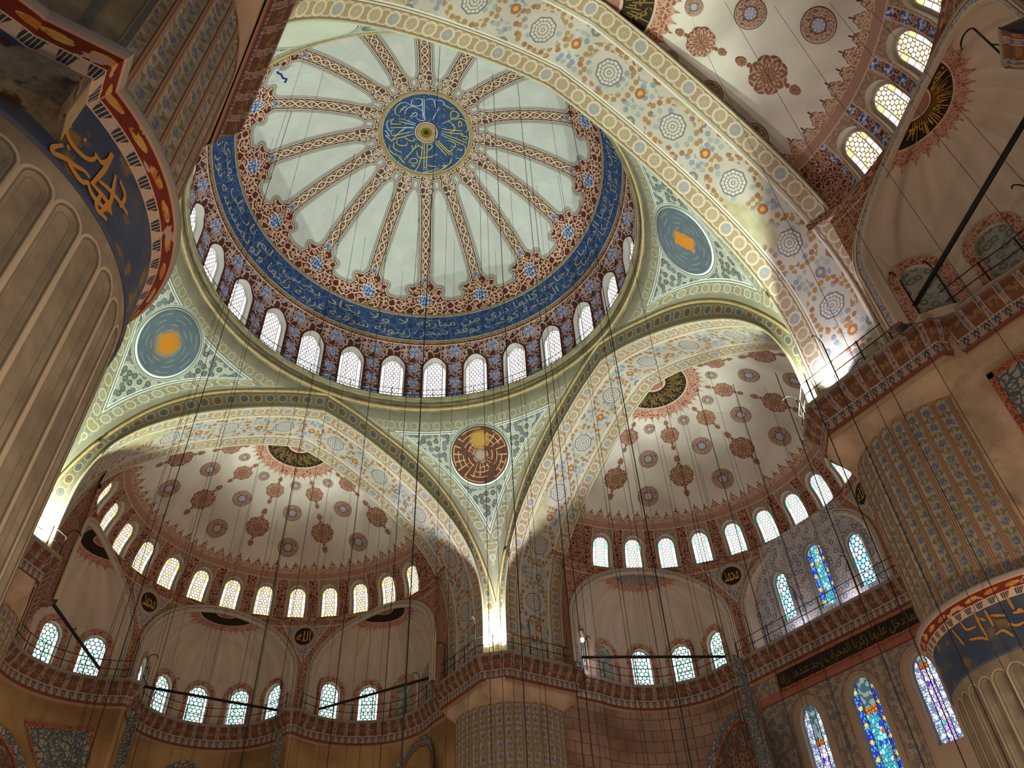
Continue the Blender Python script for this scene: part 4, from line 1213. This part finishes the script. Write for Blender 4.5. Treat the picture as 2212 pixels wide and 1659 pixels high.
def cornice(path, T, lab, wall=None, wmat=None, walllab=None, prof=CPROF):
    mb = MB(); sweep(mb, path, prof)
    o = tag(obj('trim_2', mb.mesh('gallery_cornice', False), MAT_CORN, None, T), lab, 'cornice', None, 'structure')
    mb = MB(); sweep(mb, path, [(1.5, 20.46), (0.0, 20.5)]); obj('ledge', mb.mesh('gallery_ledge', False), MAT_LEDGE, o)
    mb = MB(); sweep(mb, path, [(0.05, 20.53), (0.0, 20.55), (-.03, 20.5), (0.0, 20.46)]); obj('lip_moulding', mb.mesh('lip_moulding'), MAT_LEDGE, o)
    if wall is not None:
        mb = MB(); Q = wall; L = arclen(Q); zz = [19.05, 16, 12, 8, 4, 0]
        off = offset_poly(Q, .52)
        mb.grid([[(x, y, z) for z in zz] for x, y in off], [[(l, z) for z in zz] for l in L])
        tag(obj('wall_lower', mb.mesh('lower_wall', False), wmat, None, T), walllab, 'wall', None, 'structure')
    return o
for q in 'NESW':
    cornice(pier_path, RZ(SIDE[q]), {'N': 'painted gallery cornice on the far central pier', 'E': 'painted gallery cornice on the right pier', 'S': 'near pier gallery cornice seen from below at upper left', 'W': 'gallery cornice on the left pier behind the near pier'}[{'N': 'N', 'E': 'E', 'S': 'S', 'W': 'W'}[q]])
cornice(path_N, RZ(0), 'painted gallery cornice curving round three niches of the left half dome', EX0+path_N+EX1, MAT_WALL, 'ochre painted lower wall curving under the left half dome gallery')
cornice(left_E+mir(left_E), RZ(SIDE['E']), 'painted gallery cornice across the right half dome', EX0+left_E, MAT_BRICK, 'brown painted masonry wall below the right half dome niche')
cornice(path_S, RZ(SIDE['S']), 'painted gallery cornice of the near half dome at the right edge', EX0+path_S, MAT_HEAD, 'plain stone wall beside the right pier below the near gallery')
# rest of the east wall behind the right pier
mb = MB(); off = offset_poly(mir(left_E)+EX1, .52)
mb.grid([[(x, y, z) for z in (19.05, 8, 0)] for x, y in off], [[(l, z) for z in (19.05, 8, 0)] for l in arclen(off)])
tag(obj('wall_lower', mb.mesh('lower_wall', False), MAT_BRICK, None, RZ(SIDE['E'])), 'brown masonry wall hidden behind the right pier', 'wall', None, 'structure')

TE = RZ(SIDE['E'])
# painted arches and tile panels on the curved lower walls
def lobe_map(c, r=4.615):
    return lambda u, z, d: (c[0]+(r+d)*math.sin(u/r), c[1]+(r+d)*math.cos(u/r), z)
def painted_arch(T, c, a0, hw, apex, spring, band_w, m_band, m_fill, label):
    f0 = lobe_map(c); f = lambda u, v, d: f0(math.radians(a0)*4.615+u, v, d)
    H = arch_outline(hw, 8.0, spring, apex, 30, 1.7); Ho = inset(H, -band_w); Hi = inset(H, -band_w*.25)
    mb = MB(); strip_border(mb, f, Hi, Ho, -.05); o = obj('painted_arch', mb.mesh('painted_arch'), m_band, None, T); tag(o, label, 'arch', None, 'structure')
    mb = MB(); strip_border(mb, f, H, Hi, -.07); obj('red_edge', mb.mesh('red_edge'), MAT_REDB, o)
    pm_ = pane_mesh('arch_infill', f, H, -.08, .01, 8.0); obj('arch_infill', pm_, m_fill, o)
def wall_patch(T, c, poly, mt, label, frame=True):
    """tile panel with corners given as (degrees, height)"""
    f = lobe_map(c); P = np.array([(math.radians(a)*4.615, z) for a, z in poly]); ctr = P.mean(0); n = 12; G, U = [], []
    E_ = [P[i]+(P[(i+1) % len(P)]-P[i])*t for i in range(len(P)) for t in np.linspace(0, 1, n, endpoint=False)]; E_.append(E_[0])
    for e in E_:
        G.append([f(*(ctr+(e-ctr)*k), -.03) for k in np.linspace(0.001, 1, 6)]); U.append([tuple(ctr+(e-ctr)*k) for k in np.linspace(.001, 1, 6)])
    mb = MB(); mb.grid(G, U); o = tag(obj('tile_panel', mb.mesh('tile_panel'), mt, None, T), label, 'panel')
    if frame:
        mb = MB(); mb.grid([[f(*(ctr+(e-ctr)*k), -.05) for k in (1.0, 1.12)] for e in E_], [[tuple(ctr+(e-ctr)*k) for k in (1.0, 1.12)] for e in E_]); obj('panel_border', mb.mesh('panel_border'), MAT_REDB, o)
MAT_ARCHIN = mat('arch_infill_paint', lambda b: floral(b, *b.uv(), .5, '#6d4a38', '#57382c', '#85684f', '#5f5a52', .42, .06, .9, '#5a4034'))
T0 = RZ(0); cR = np.array([-cL[0], cL[1]])
wall_patch(T0, cL, [(-24, 17.55), (15, 17.75), (19, 16.2), (14, 13.5), (6, 14.2)], MAT_TILE, 'grey scrollwork tile spandrel panel low on the left wall')
painted_arch(T0, cL, -42, 2.3, 16.6, 13.6, .5, MAT_TILE, MAT_ARCHIN, 'painted arch low on the wall at the bottom left corner')
for c, a0, a1, l in ((cL, 36, 44, 'left'), (cR, -54, -42, 'right')):
    wall_patch(T0, c, [(a0, 18.9), (a1, 18.9), (a1, 10), (a0, 10)], MAT_TILE, 'narrow upright floral tile strip on the wall below the %s cusp of the gallery' % l, False)
painted_arch(T0, cC, 2, 1.6, 18.0, 15.6, .42, MAT_TILE, MAT_TILE, 'floral painted arch below the middle niche of the left half dome')
painted_arch(T0, cR, 84, 2.5, 18.4, 15.0, .55, MAT_TILE, MAT_WALL, 'painted arch on the wall beside the far central pier')
painted_arch(TE, cL, 5, 2.3, 17.4, 14.6, .6, MAT_TILE, MAT_ARCHIN, 'large painted arch with floral band on the masonry wall right of the far pier')
painted_arch(TE, cL, 44, 1.55, 16.4, 14.6, .5, MAT_TILE, MAT_ARCHIN, 'painted arch with dark red interior below the right half dome niche')
wall_patch(TE, cL, [(70, 18.9), (84, 18.9), (84, 9), (70, 9)], MAT_TILE, 'upright floral tile strip beside the tall stained windows', False)

# ================================================================ east wall: tympanum and tall stained windows
MAT_TYMP = mat('tympanum_floral', lambda b: floral(b, *b.uv(), .42, '#c4bcb8', '#9a9496', '#767b92', '#9a929e', .42, .06, .9))
def qwall_fn(b):
    x, y = b.uv(); X, Y = b.uv('UV2')
    d = abs(abs(X))-1.06
    t = b.math('MAXIMUM', Y, 0.0)
    fl = floral(b, x, y, .30, '#a3917c', '#8a7868', '#6a6470', '#7a6e62', .46, .06, .9, '#857868')
    rr = b.len(X, b.math('MAXIMUM', Y-3.1, 0.0)*.85)
    col = b.mix(rr > 1.10, '#a58d78', fl)
    col = lines(b, rr, col, [(.98, 1.0, '#7a5c4a'), (1.10, 1.14, '#7a4a36'), (1.2, 1.24, '#8d6a54')])
    return lines(b, y, col, [(17.62, 17.7, '#6a3a2a'), (17.7, 18.15, '#9a5f4c'), (18.98, 19.3, '#9a6450')])
MAT_QW = mat('qibla_wall_paint', qwall_fn)
YT, YQ = 25.9, 24.95
def flat_map(Y, u0):
    return lambda u, v, d: (u0+u, Y+d, v)
mb = MB(); wins = [(-2.35, 22.0, 24.3, 24.95, .48), (.40, 21.6, 24.7, 25.45, .64), (3.05, 21.6, 24.05, 24.7, .52)]
edges = [-4.7, -1.05, 1.75, 4.7]
for (uc, vb, vs, vt, w), e0, e1 in zip(wins, edges, edges[1:]):
    H = arch_outline(w, vb, vs, vt)
    panel(mb, flat_map(YT, uc), (e0-uc, e1-uc, 20.3, 27.0), H, lambda u, v, uc=uc: ((u+uc, v), (u, v)), rows=4)
tag(obj('wall_tympanum', mb.mesh('tympanum', False), MAT_TYMP, None, TE), 'flowered tympanum wall with three stained windows above the right gallery', 'wall', None, 'structure')
for i, (uc, vb, vs, vt, w) in enumerate(wins):
    H = arch_outline(w, vb, vs, vt); f = flat_map(YT, uc)
    fl0 = pane_mesh('pane', flat_map(YT, 0), H, .22, .05, vb)
    o = window(frame_mesh('tympanum_window_frame', flat_map(YT, 0), H, .22, .05), fl0, MAT_GREYM, G_RICHM if i == 1 else G_CELL, TE@Matrix.Translation((uc, 0, 0)),
           '%s tall stained window from the left in the tympanum above the right gallery' % ordw(i+1), 'tympanum windows')
    mb = MB(); Ho = inset(H, -.16); strip_border(mb, flat_map(YT, 0), inset(H, -.02), Ho, -.04); obj('surround', mb.mesh('surround'), MAT_GREYM, o)
mb = MB(); wins = [(-2.35, 11.6, 16.0, 17.0, .66), (1.05, 11.4, 16.2, 17.2, .76), (4.45, 13.0, 16.0, 17.0, .64)]
edges = [-6.5, -.65, 2.75, 6.9]
for (uc, vb, vs, vt, w), e0, e1 in zip(wins, edges, edges[1:]):
    H = arch_outline(w, vb, vs, vt, p=1.75)
    panel(mb, flat_map(YQ, uc), (e0-uc, e1-uc, 8.0, 19.3), H, lambda u, v, uc=uc, vb=vb: ((u+uc, v), (u, v-13.0)), rows=5)
tag(obj('wall_qibla', mb.mesh('qibla_wall', False), MAT_QW, None, TE), 'flowered wall with three tall stained windows at lower right', 'wall', None, 'structure')
for i, (uc, vb, vs, vt, w) in enumerate(wins):
    H = arch_outline(w, vb, vs, vt, p=1.75)
    o = window(frame_mesh('tall_window_frame', flat_map(YQ, 0), H, .25, .06), pane_mesh('pane', flat_map(YQ, 0), H, .25, .06, vb if i == 2 else vb), MAT_GREYM,
           (G_RICHS, G_RICHL, G_RICHS)[i], TE@Matrix.Translation((uc, 0, 0)), ['left tall violet stained glass window below the black calligraphy panel', 'middle tall blue and cyan stained glass window with yellow stars',
           'right tall violet stained glass window beside the right pier'][i], 'tall windows of the right wall')
# black calligraphy panel
MAT_PANEL = mat('black_panel', lambda b: b.mix(b.noise(b.objco(), 2.0, 3.0), '#1c1611', '#2e2418'))
mb = MB(); mb.box((1.1, YQ-.04, 18.56), (9.4, .08, .86))
pn = tag(obj('calligraphy_panel', mb.mesh('panel_board', False), MAT_PANEL, None, TE), 'long black calligraphy panel with gilt script above the tall stained windows', 'panel')
mb = MB()
for a, c_, d_ in (((1.1, YQ-.07, 19.02), 0, (9.6, .1, .08)), ((1.1, YQ-.07, 18.1), 0, (9.6, .1, .08)), ((-3.66, YQ-.07, 18.56), 0, (.08, .1, .86)), ((5.86, YQ-.07, 18.56), 0, (.08, .1, .86))): mb.box(a, d_)
obj('panel_frame', mb.mesh('panel_frame', False), MAT_REDB, pn)
mb = MB(); letter(mb, 'كلما دخل عليها زكريا المحراب وجد عندها رزقا', lambda x, y: (-3.4+9.0*x, YQ-.1, 18.24+.64*y)); obj('lettering', mb.mesh('lettering', False), MAT_DIMG, pn)

# ================================================================ piers
PC = 14.37
def fluted(zt, z0, R, pitch_n=40, dep=.085, ext=0.0):
    mb = MB(); G, U = [], []; n = pitch_n
    zs = [zt+ext, zt+.03]+[zt-t for t in (0, .02, .05, .09, .13, .17, .21, .26)]+list(np.linspace(zt-.4, z0, 8))
    for k in range(n):
        for x in np.linspace(-.5, .5, 11):
            a = 2*PI*(k+x)/n; row = []; u = []
            for z in zs:
                t = zt-z; dd = math.hypot(x*.506, max(0.0, .21-t)) if t > 0 else 1
                dp = dep*math.sqrt(max(0.0, 1-(dd/.19)**2)) if t > 0 else 0
                r = R-dp; row.append((r*math.cos(a), r*math.sin(a), z)); u.append((x, t))
            G.append(row); U.append(u)
        mb.grid(G, U); G, U = [], []
    return mb.mesh('fluted_shaft')
low_me = fluted(9.86, 0.0, 3.22, ext=.32); up_me = fluted(18.2, 11.9, 3.20, ext=.1)
TPC = Matrix.Translation((PC, PC, 0))
def sq_r(p):
    q = 3.2/max(abs(math.cos(p)), abs(math.sin(p))); k = (p % (PI/2))-PI/4
    return min(q, 3.92/math.cos(k))
mb = MB(); zz = [18.2, 18.35, 18.6, 18.9, 19.1, 19.7, 20.5]
mb.grid([[((3.2+(sq_r(p)-3.2)*min(1, max(0, (z-18.25)/.75))**1.4)*math.cos(p), (3.2+(sq_r(p)-3.2)*min(1, max(0, (z-18.25)/.75))**1.4)*math.sin(p), z) for z in zz] for p in np.linspace(0, 2*PI, 145)])
head_me = mb.mesh('pier_head')
mb = MB(); revolve(mb, [(3.23, 10.12), (3.27, 10.16), (3.24, 10.2), (3.24, 11.5)], 0, 2*PI, 121); blue_me = mb.mesh('blue_band')
MPROF = [(3.235, 11.40), (3.25, 11.44), (3.34, 11.60), (3.48, 11.82), (3.52, 11.88), (3.53, 11.96), (3.19, 12.02)]
mb = MB(); revolve(mb, MPROF, 0, 2*PI, 121); mould_me = mb.mesh('red_moulding')
PLAB = {'N': 'far central fluted pier below the bright corner floodlight', 'E': 'right fluted pier with blue calligraphy band', 'S': 'huge near fluted pier at the left edge with blue calligraphy band and red moulding', 'W': 'left pier hidden behind the near pier'}
def band_letters(t, n, a0):
    mb = MB()
    for i in range(n):
        def fn(x, y, i=i):
            a = a0+i*2*PI/n+(2*PI/n)*.94*x
            return (3.275*math.sin(-a)*-1, 3.275*math.cos(-a), 10.3+.72*y)
        letter(mb, t, lambda x, y, f=fn: f(1-x, y))
    return mb.mesh('lettering', False)
STROKES = {'S': [[[-55.3,10.84],[-55.7,10.74],[-54.7,10.64],[-52.6,10.59],[-49.6,10.62],[-47.8,10.72],[-47.3,10.86]],[[-48.1,10.85],[-45.7,10.85],[-44.5,10.99],[-44.7,11.17]],[[-54.4,10.45],[-55.8,10.28],[-55.1,10.21],[-52.8,10.3],[-50.2,10.36],[-47.9,10.44],[-46.2,10.44]],[[-44.3,11.18],[-44.2,10.8],[-45.0,10.42]],[[-51.6,10.29],[-47.6,10.26],[-45.6,10.38]],[[-46.4,10.36],[-43.2,10.28],[-38.5,10.36]],[[-45.5,10.41],[-39.7,10.47],[-36.7,10.42]],[[-41.0,10.97],[-39.1,10.63],[-38.0,10.37]],[[-44.0,10.57],[-39.2,10.69],[-32.3,10.79]],[[-51.8,10.86],[-51.0,10.86]],[[-53.6,10.48],[-53.1,10.51]],[[-39.3,10.99],[-35.8,10.92],[-35.7,10.68]],[[-41.9,10.46],[-41.4,10.21],[-37.3,10.26]],[[-39.1,10.52],[-39.6,10.24]]],
 'E': [[[157.9,11.35],[159.7,11.05],[161.3,10.81]],[[174.0,11.49],[174.1,11.04],[174.8,10.66]],[[179.3,11.35],[179.9,10.87]],[[191.2,11.47],[191.5,11.08]],[[180.7,11.16],[187.0,11.01]],[[186.3,10.79],[189.6,10.67],[192.9,10.69]],[[192.1,10.97],[193.7,11.03],[194.9,10.93]],[[164.8,11.39],[166.5,11.12],[171.9,11.07]],[[165.4,10.85],[171.7,10.74],[174.8,10.61]],[[179.2,10.65],[182.9,10.68],[186.1,10.44]],[[174.2,11.26],[177.5,11.1]],[[190.5,11.0],[194.3,10.96]]]}
bl_me = band_letters('يا الله يا رحمن يا رحيم', 4, .3)
for q in 'NESW':
    T = RZ(SIDE[q])@TPC
    o = tag(obj('wall_pier', low_me, MAT_SHAFT, None, T), PLAB[q], 'pier', None, 'structure')
    obj('upper_shaft', up_me, MAT_FLUTE, o); obj('pier_head', head_me, MAT_HEAD, o)
    bb = obj('blue_band', blue_me, MAT_CBLUE, o)
    if q not in STROKES: obj('lettering', bl_me, MAT_ORANGE, bb)
    else:
        mb = MB(); rot = math.degrees(-SIDE[q])
        for s in STROKES[q]:
            brush(mb, [(math.radians(a+rot)*3.262, z) for a, z in s], .075, lambda u, z: (3.262*math.cos(u/3.262), 3.262*math.sin(u/3.262), z))
        obj('lettering', mb.mesh('lettering', False), MAT_ORANGE, bb)
    obj('red_moulding', mould_me, MAT_MOULD, o)

# jamb block beside the near pier, its moulding and marble panel
JX, JY = -12.52, -17.42
mb = MB(); mb.box(((JX-18.5)/2, (JY-14.4)/2, (10.5+20.4)/2), (18.5+JX, -14.4-JY, 20.4-10.5))
blk = tag(obj('wall_jamb', mb.mesh('jamb_block', False), MAT_STONE, None, None), 'ochre stone wall block beside the near pier at the top left corner', 'wall', None, 'structure')
mb = MB(); path = [(-12.02, -16.58), (JX, -16.95), (JX, JY), (-18.5, JY)]
sweep(mb, [(p[0], p[1]) for p in path[::-1]], [(-(o-3.24), z) for o, z in MPROF])
obj('red_moulding', mb.mesh('jamb_moulding', False), MAT_MOULD, blk)
mb = MB(); mb.box(((JX-.03-18.5)/2, JY-.10, 10.67), (18.5+JX-.03, .26, .74)); obj('marble_panel', mb.mesh('marble_panel', False), MAT_MARB, blk)
mb = MB(); mb.box(((JX-18.5)/2, (JY-14.4)/2, 10.47), (18.5+JX, -14.4-JY, .06)); obj('soffit_panel', mb.mesh('jamb_soffit', False), MAT_MARB, blk)
mb = MB()
for x in (-12.45, -12.95): mb.box((x, JY-.02, 16.2), (.10, .04, 8.0))
for z in (14.2, 16.6, 19.0): mb.box((-15.5, JY-.012, z), (5.6, .024, .035))
for x in (-13.9, -15.4): mb.box((x, JY-.012, 13.2), (.03, .024, 2.0))
obj('joint_lines', mb.mesh('joint_lines', False), mat('joint_grey', lambda b: '#6c6656'), blk)
# framed tile panel on the wall right of the right pier
mb = MB(); X0 = 11.68
mb.box((X0, -18.5, 15.2), (.03, 1.9, 5.2)); fp = tag(obj('framed_tile_panel', mb.mesh('tile_field', False), MAT_TILE), 'red framed panel of black and white scrollwork right of the right pier', 'panel')
mb = MB()
for a, d_ in (((X0-.03, -17.5, 15.2), (.06, .2, 5.6)), ((X0-.03, -18.5, 17.9), (.06, 2.2, .2)), ((X0-.03, -18.5, 12.5), (.06, 2.2, .2)), ((X0-.03, -19.5, 15.2), (.06, .2, 5.6))): mb.box(a, d_)
obj('red_frame', mb.mesh('red_frame', False), MAT_REDB, fp)

# floor
mb = MB(); mb.add([(-45, -45, 0), (45, -45, 0), (45, 45, 0), (-45, 45, 0)], [[0, 1, 2, 3]])
tag(obj('floor', mb.mesh('floor', False), MAT_CARPET), 'red carpet floor below the frame', 'floor', None, 'structure')
# ================================================================ railings, rods, cables, fixtures
def railing(path, T, label, hook_every=3, z0=20.5, step=1.25):
    P = offset_poly(path, .10); L = arclen(P); n = max(2, int(round(L[-1]/step))); q = np.linspace(0.15, L[-1]-.15, n+1)
    X = np.interp(q, L, P[:, 0]); Y = np.interp(q, L, P[:, 1])
    root = bpy.data.objects.new('gallery_railing', None); COL.objects.link(root); root.matrix_world = T@Matrix.Translation((X[0], Y[0], z0))
    tag(root, label, 'railing', 'gallery railings')
    o = np.array([X[0], Y[0], z0])
    for i, (x, y) in enumerate(zip(X, Y)):
        p = np.array([x, y, z0])-o
        mb = MB(); hk = hook_every and i % hook_every == 1
        top = 2.0 if hk else 1.08
        pts = [p, p+[0, 0, top]]
        if hk:
            j = min(i, n-1); t = np.array([X[j+1]-X[j], Y[j+1]-Y[j], 0]); t = t/np.linalg.norm(t); nn = np.array([t[1], -t[0], 0])
            for a in np.linspace(.3, PI*.95, 8): pts.append(p+nn*(.28-.28*math.cos(a))+np.array([0, 0, top+.28*math.sin(a)]))
        mb.tube(pts[:2], .028, 6)
        po = obj('hooked_post' if hk else 'post', mb.mesh('railing_post'), MAT_IRON, root)
        if hk: mb = MB(); mb.tube(pts[1:], .026, 6); obj('hook', mb.mesh('hook'), MAT_IRON, po)
    qq = np.linspace(q[0], q[-1], max(8, int(L[-1]/.35))); XX = np.interp(qq, L, P[:, 0]); YY = np.interp(qq, L, P[:, 1])
    for h in (.55, 1.05):
        mb = MB(); mb.tube([np.array([x, y, z0+h])-o for x, y in zip(XX, YY)], .02, 6); obj('rail', mb.mesh('railing_rail'), MAT_IRON, root)
    return root
rl = [(left_lobe, 'N', 'iron railing of the left niche below the left half dome'), (arc(cC, LIP, 187, -7, 50), 'N', 'iron railing of the middle niche below the left half dome'),
      (mir(left_lobe), 'N', 'iron railing of the right niche below the left half dome'), (pier_path[1:5], 'N', 'iron railing on the far central pier round the bright floodlight'),
      (pier_path[1:5], 'W', 'iron railing on the left pier ledge behind the near pier'), (pier_path[1:5], 'E', 'iron railing on the right pier ledge crossing the bright arch foot'),
      (left_E[:-1], 'E', 'iron railing of the niche below the right half dome'), ([(-5.75, 24.42), (5.75, 24.42)], 'E', 'iron railing before the stained tympanum windows at the right'),
      (left_lobe, 'S', 'iron railing at the right edge below the near half dome')]
for p, q, l in rl: railing(p, RZ(SIDE[q]), l)
# drum railing just inside the dome windows
mb = MB()
dr = bpy.data.objects.new('dome_railing', None); COL.objects.link(dr); dr.location = (0, 12.1, 36.28); tag(dr, 'thin iron rail running round the ring before the dome windows', 'railing')
for h in (.5, .95):
    mb = MB(); mb.tube([(12.15*math.sin(a), 12.15*math.cos(a)-12.1, h) for a in np.linspace(0, 2*PI, 120)], .02, 5, False); obj('rail', mb.mesh('dome_rail'), MAT_IRON, dr)
mb0 = MB(); mb0.tube([(0, 0, 0), (0, 0, 1.0)], .022, 5); pm0 = mb0.mesh('dome_post')
for k in range(56):
    a = 2*PI*k/56; o = obj('post', pm0, MAT_IRON, dr); o.location = (12.15*math.sin(a), 12.15*math.cos(a)-12.1, 0)

# iron tie rods across the niche mouths
def rod(T, d, label, z=21.15):
    R = RZ(-d*D62); mb = MB(); mb.tube([(-4.45, 9.75, 0), (4.45, 9.75, 0)], .085, 8)
    tag(obj('tie_rod', mb.mesh('tie_rod'), MAT_IRON, None, T@R@Matrix.Translation((0, 0, z))), label, 'tie rod', 'iron tie rods')
for q, d, l in (('N', -1, 'thick black iron tie rod across the left niche of the left half dome'), ('N', 0, 'thick black iron tie rod across the middle niche of the left half dome'),
                ('N', 1, 'thick black iron tie rod across the right niche of the left half dome'), ('E', -1, 'thick black iron tie rod across the niche of the right half dome'),
                ('S', -1, 'heavy black iron tie rod across the near niche at the right edge')): rod(RZ(SIDE[q])@AX, d, l)
# bare bulb on the railing
mb = MB(); mb.tube([(0, 0, -1.35), (0, 0, -.1)], .02, 6); bu = tag(obj('bulb_lamp', mb.mesh('bulb_stem'), MAT_IRON, None, Matrix.Translation((16.75, 10.15, 21.95))), 'small glowing white bulb on a stem at the gallery right of the far pier', 'lamp')
mb = MB(); th = np.linspace(-PI/2, PI/2, 9); mb.grid([[(.13*math.cos(t)*math.cos(p), .13*math.cos(t)*math.sin(p), .13*math.sin(t)) for t in th] for p in np.linspace(0, 2*PI, 17)]); obj('bulb', mb.mesh('bulb'), G_BULB, bu)
# flood lamp housings
for (x, y, yaw, l) in ((11.72, 11.72, -45, 'floodlight in the corner of the far central pier ledge'), (-11.72, 11.72, 45, 'floodlight in the corner of the left pier ledge'), (11.72, -11.72, -135, 'floodlight in the corner of the right pier ledge')):
    r = bpy.data.objects.new('floodlight', None); COL.objects.link(r); r.location = (x, y, 20.47); r.rotation_euler = (0, 0, math.radians(yaw)); tag(r, l, 'floodlight', 'corner floodlights')
    mb = MB(); mb.tube([(-.2, 0, 0), (-.2, 0, .14)], .02, 6); mb.tube([(.2, 0, 0), (.2, 0, .14)], .02, 6); obj('bracket', mb.mesh('bracket', False), MAT_IRON, r)
    mb = MB(); mb.box((0, 0, .14), (.36, .16, .14)); hs = obj('housing', mb.mesh('housing', False), MAT_IRON, r)
    mb = MB(); mb.box((0, .0, .22), (.3, .12, .02)); obj('lens', mb.mesh('lens', False), G_LENS, hs)

# hanging cables: each hangs plumb from the vault (or the ring) down to the lamp rings
def vault_z(x, y):
    r = math.hypot(x, y)
    if r < 11.9: return float(np.interp(-r, -MER[1:, 0], MER[1:, 1]))
    for q in 'NESW':
        a = -SIDE[q]; X, Y = x*math.cos(a)-y*math.sin(a), x*math.sin(a)+y*math.cos(a)
        if Y > B_ and math.hypot(X, Y-B_) < 10: return float(np.interp(-math.hypot(X, Y-B_), -HPc[:, 0], HPc[:, 1]))
        if A_ <= Y <= B_ and abs(X) < 11.3: return float(np.interp(-abs(X), -F2[:, 0], F2[:, 1]))
    return 20.5
CAB = []
def cable_px(px, py, r=.016, sides='NE'):
    """a cable whose upper end is at the dome point seen near this photo position"""
    d = _f*FPX+_r*(px-1106)+_u*(829.5-py); d.normalize(); o = Vector(CAM_POS)
    for t in np.arange(14 if sides == 'S' else 25, 75, .25):
        p = o+d*float(t)
        if math.hypot(p.x, p.y) < 12.5 and p.z > 36.3 and p.z >= vault_z(p.x, p.y)-.1: CAB.append((p.x, p.y, p.z, r)); return
        for q in sides:
            a = -SIDE[q]; X, Y = p.x*math.cos(a)-p.y*math.sin(a), p.x*math.sin(a)+p.y*math.cos(a)
            if Y > B_+.2 and p.z > 27.5 and math.hypot(X, Y-B_) >= np.interp(p.z, HPc[:, 1], HPc[:, 0]): CAB.append((p.x, p.y, p.z-.0, r)); return
for px, py, r in ((630, 240, .026), (700, 150, .014), (655, 130, .014), (590, 300, .014), (742, 470, .014), (766, 330, .022), (730, 420, .014), (790, 510, .014), (815, 210, .014), (849, 420, .014),
      (862, 300, .014), (905, 470, .024), (936, 380, .014), (951, 90, .024), (969, 340, .014), (982, 520, .014), (1030, 110, .014), (1045, 210, .014), (1064, 160, .024), (1100, 470, .014), (1095, 300, .014), (1118, 180, .022), (1143, 330, .024),
      (1159, 400, .014), (1190, 250, .014), (1225, 210, .024), (1180, 480, .014), (1205, 380, .014), (1250, 430, .022), (620, 420, .014), (660, 560, .014), (540, 460, .014), (1010, 560, .014), (1070, 540, .014), (870, 585, .014)):
    cable_px(px, py, r)
for px, py in ((420, 1110), (470, 1060), (520, 1090), (556, 1030), (600, 1120), (640, 1010), (672, 1080), (716, 1110), (760, 1050), (800, 1110), (845, 1140), (890, 1180)): cable_px(px, py, .013)
for px, py in ((1340, 1010), (1372, 930), (1400, 860), (1430, 960), (1452, 820), (1480, 900), (1510, 1000), (1530, 800), (1560, 930), (1590, 860), (1622, 980), (1650, 830), (1690, 950), (1720, 900)): cable_px(px, py, .015)
# thick ones hanging from the near arch and ring at the right
for x, y, r in ((9.2, -13.1, .03), (8.3, -12.6, .026), (10.2, -13.6, .026), (7.4, -11.4, .02), (6.4, -10.6, .02), (10.6, -15.0, .02), (11.9, -4.5, .022), (11.2, -2.2, .016), (10.4, -5.6, .02), (9.8, -3.4, .016)):
    CAB.append((x, y, vault_z(x, y), r))
for px, py in ((1565, 3), (1672, 12), (1789, 3), (1500, 60), (1880, 20)): cable_px(px, py, .011, 'S')
def caz(c): return math.atan2(c[0]-CAM_POS[0], c[1]-CAM_POS[1])
CAB.sort(key=caz)
for i, (x, y, z, r) in enumerate(CAB):
    zb = 5.5
    mb = MB(); mb.tube([(0, 0, 0), (0, 0, z-zb)], r*.62, 6)
    o = tag(obj('hanging_cable', mb.mesh('hanging_cable', True), MAT_CABLE, None, Matrix.Translation((x, y, zb))),
        '%s black plumb %s from the left hanging from the vault' % (ordw(i+1), 'rope' if r > .02 else 'thin wire'), 'cable', 'hanging chandelier cables')
# small extras seen against the dome
mb = MB(); d = _f*FPX+_r*(607-1106)+_u*(829.5-157); d.normalize(); o_ = Vector(CAM_POS)
for t in np.arange(40, 70, .1):
    p = o_+d*float(t)
    if p.z > 38 and p.z >= vault_z(p.x, p.y)-.25: break
S_ = [(.0, .25), (-.22, .2), (-.2, .0), (.02, -.1), (.1, -.3), (.32, -.36), (.2, -.55)]
pts = [_r*x+_u*y for x, y in S_]
mb.tube(pts, .06, 6); tag(obj('blue_ribbon', mb.mesh('blue_ribbon'), mat('blue_ribbon', lambda b: '#16308c'), None, Matrix.Translation(p)), 'small crumpled dark blue ribbon caught at the left rim of the dome', 'ribbon')
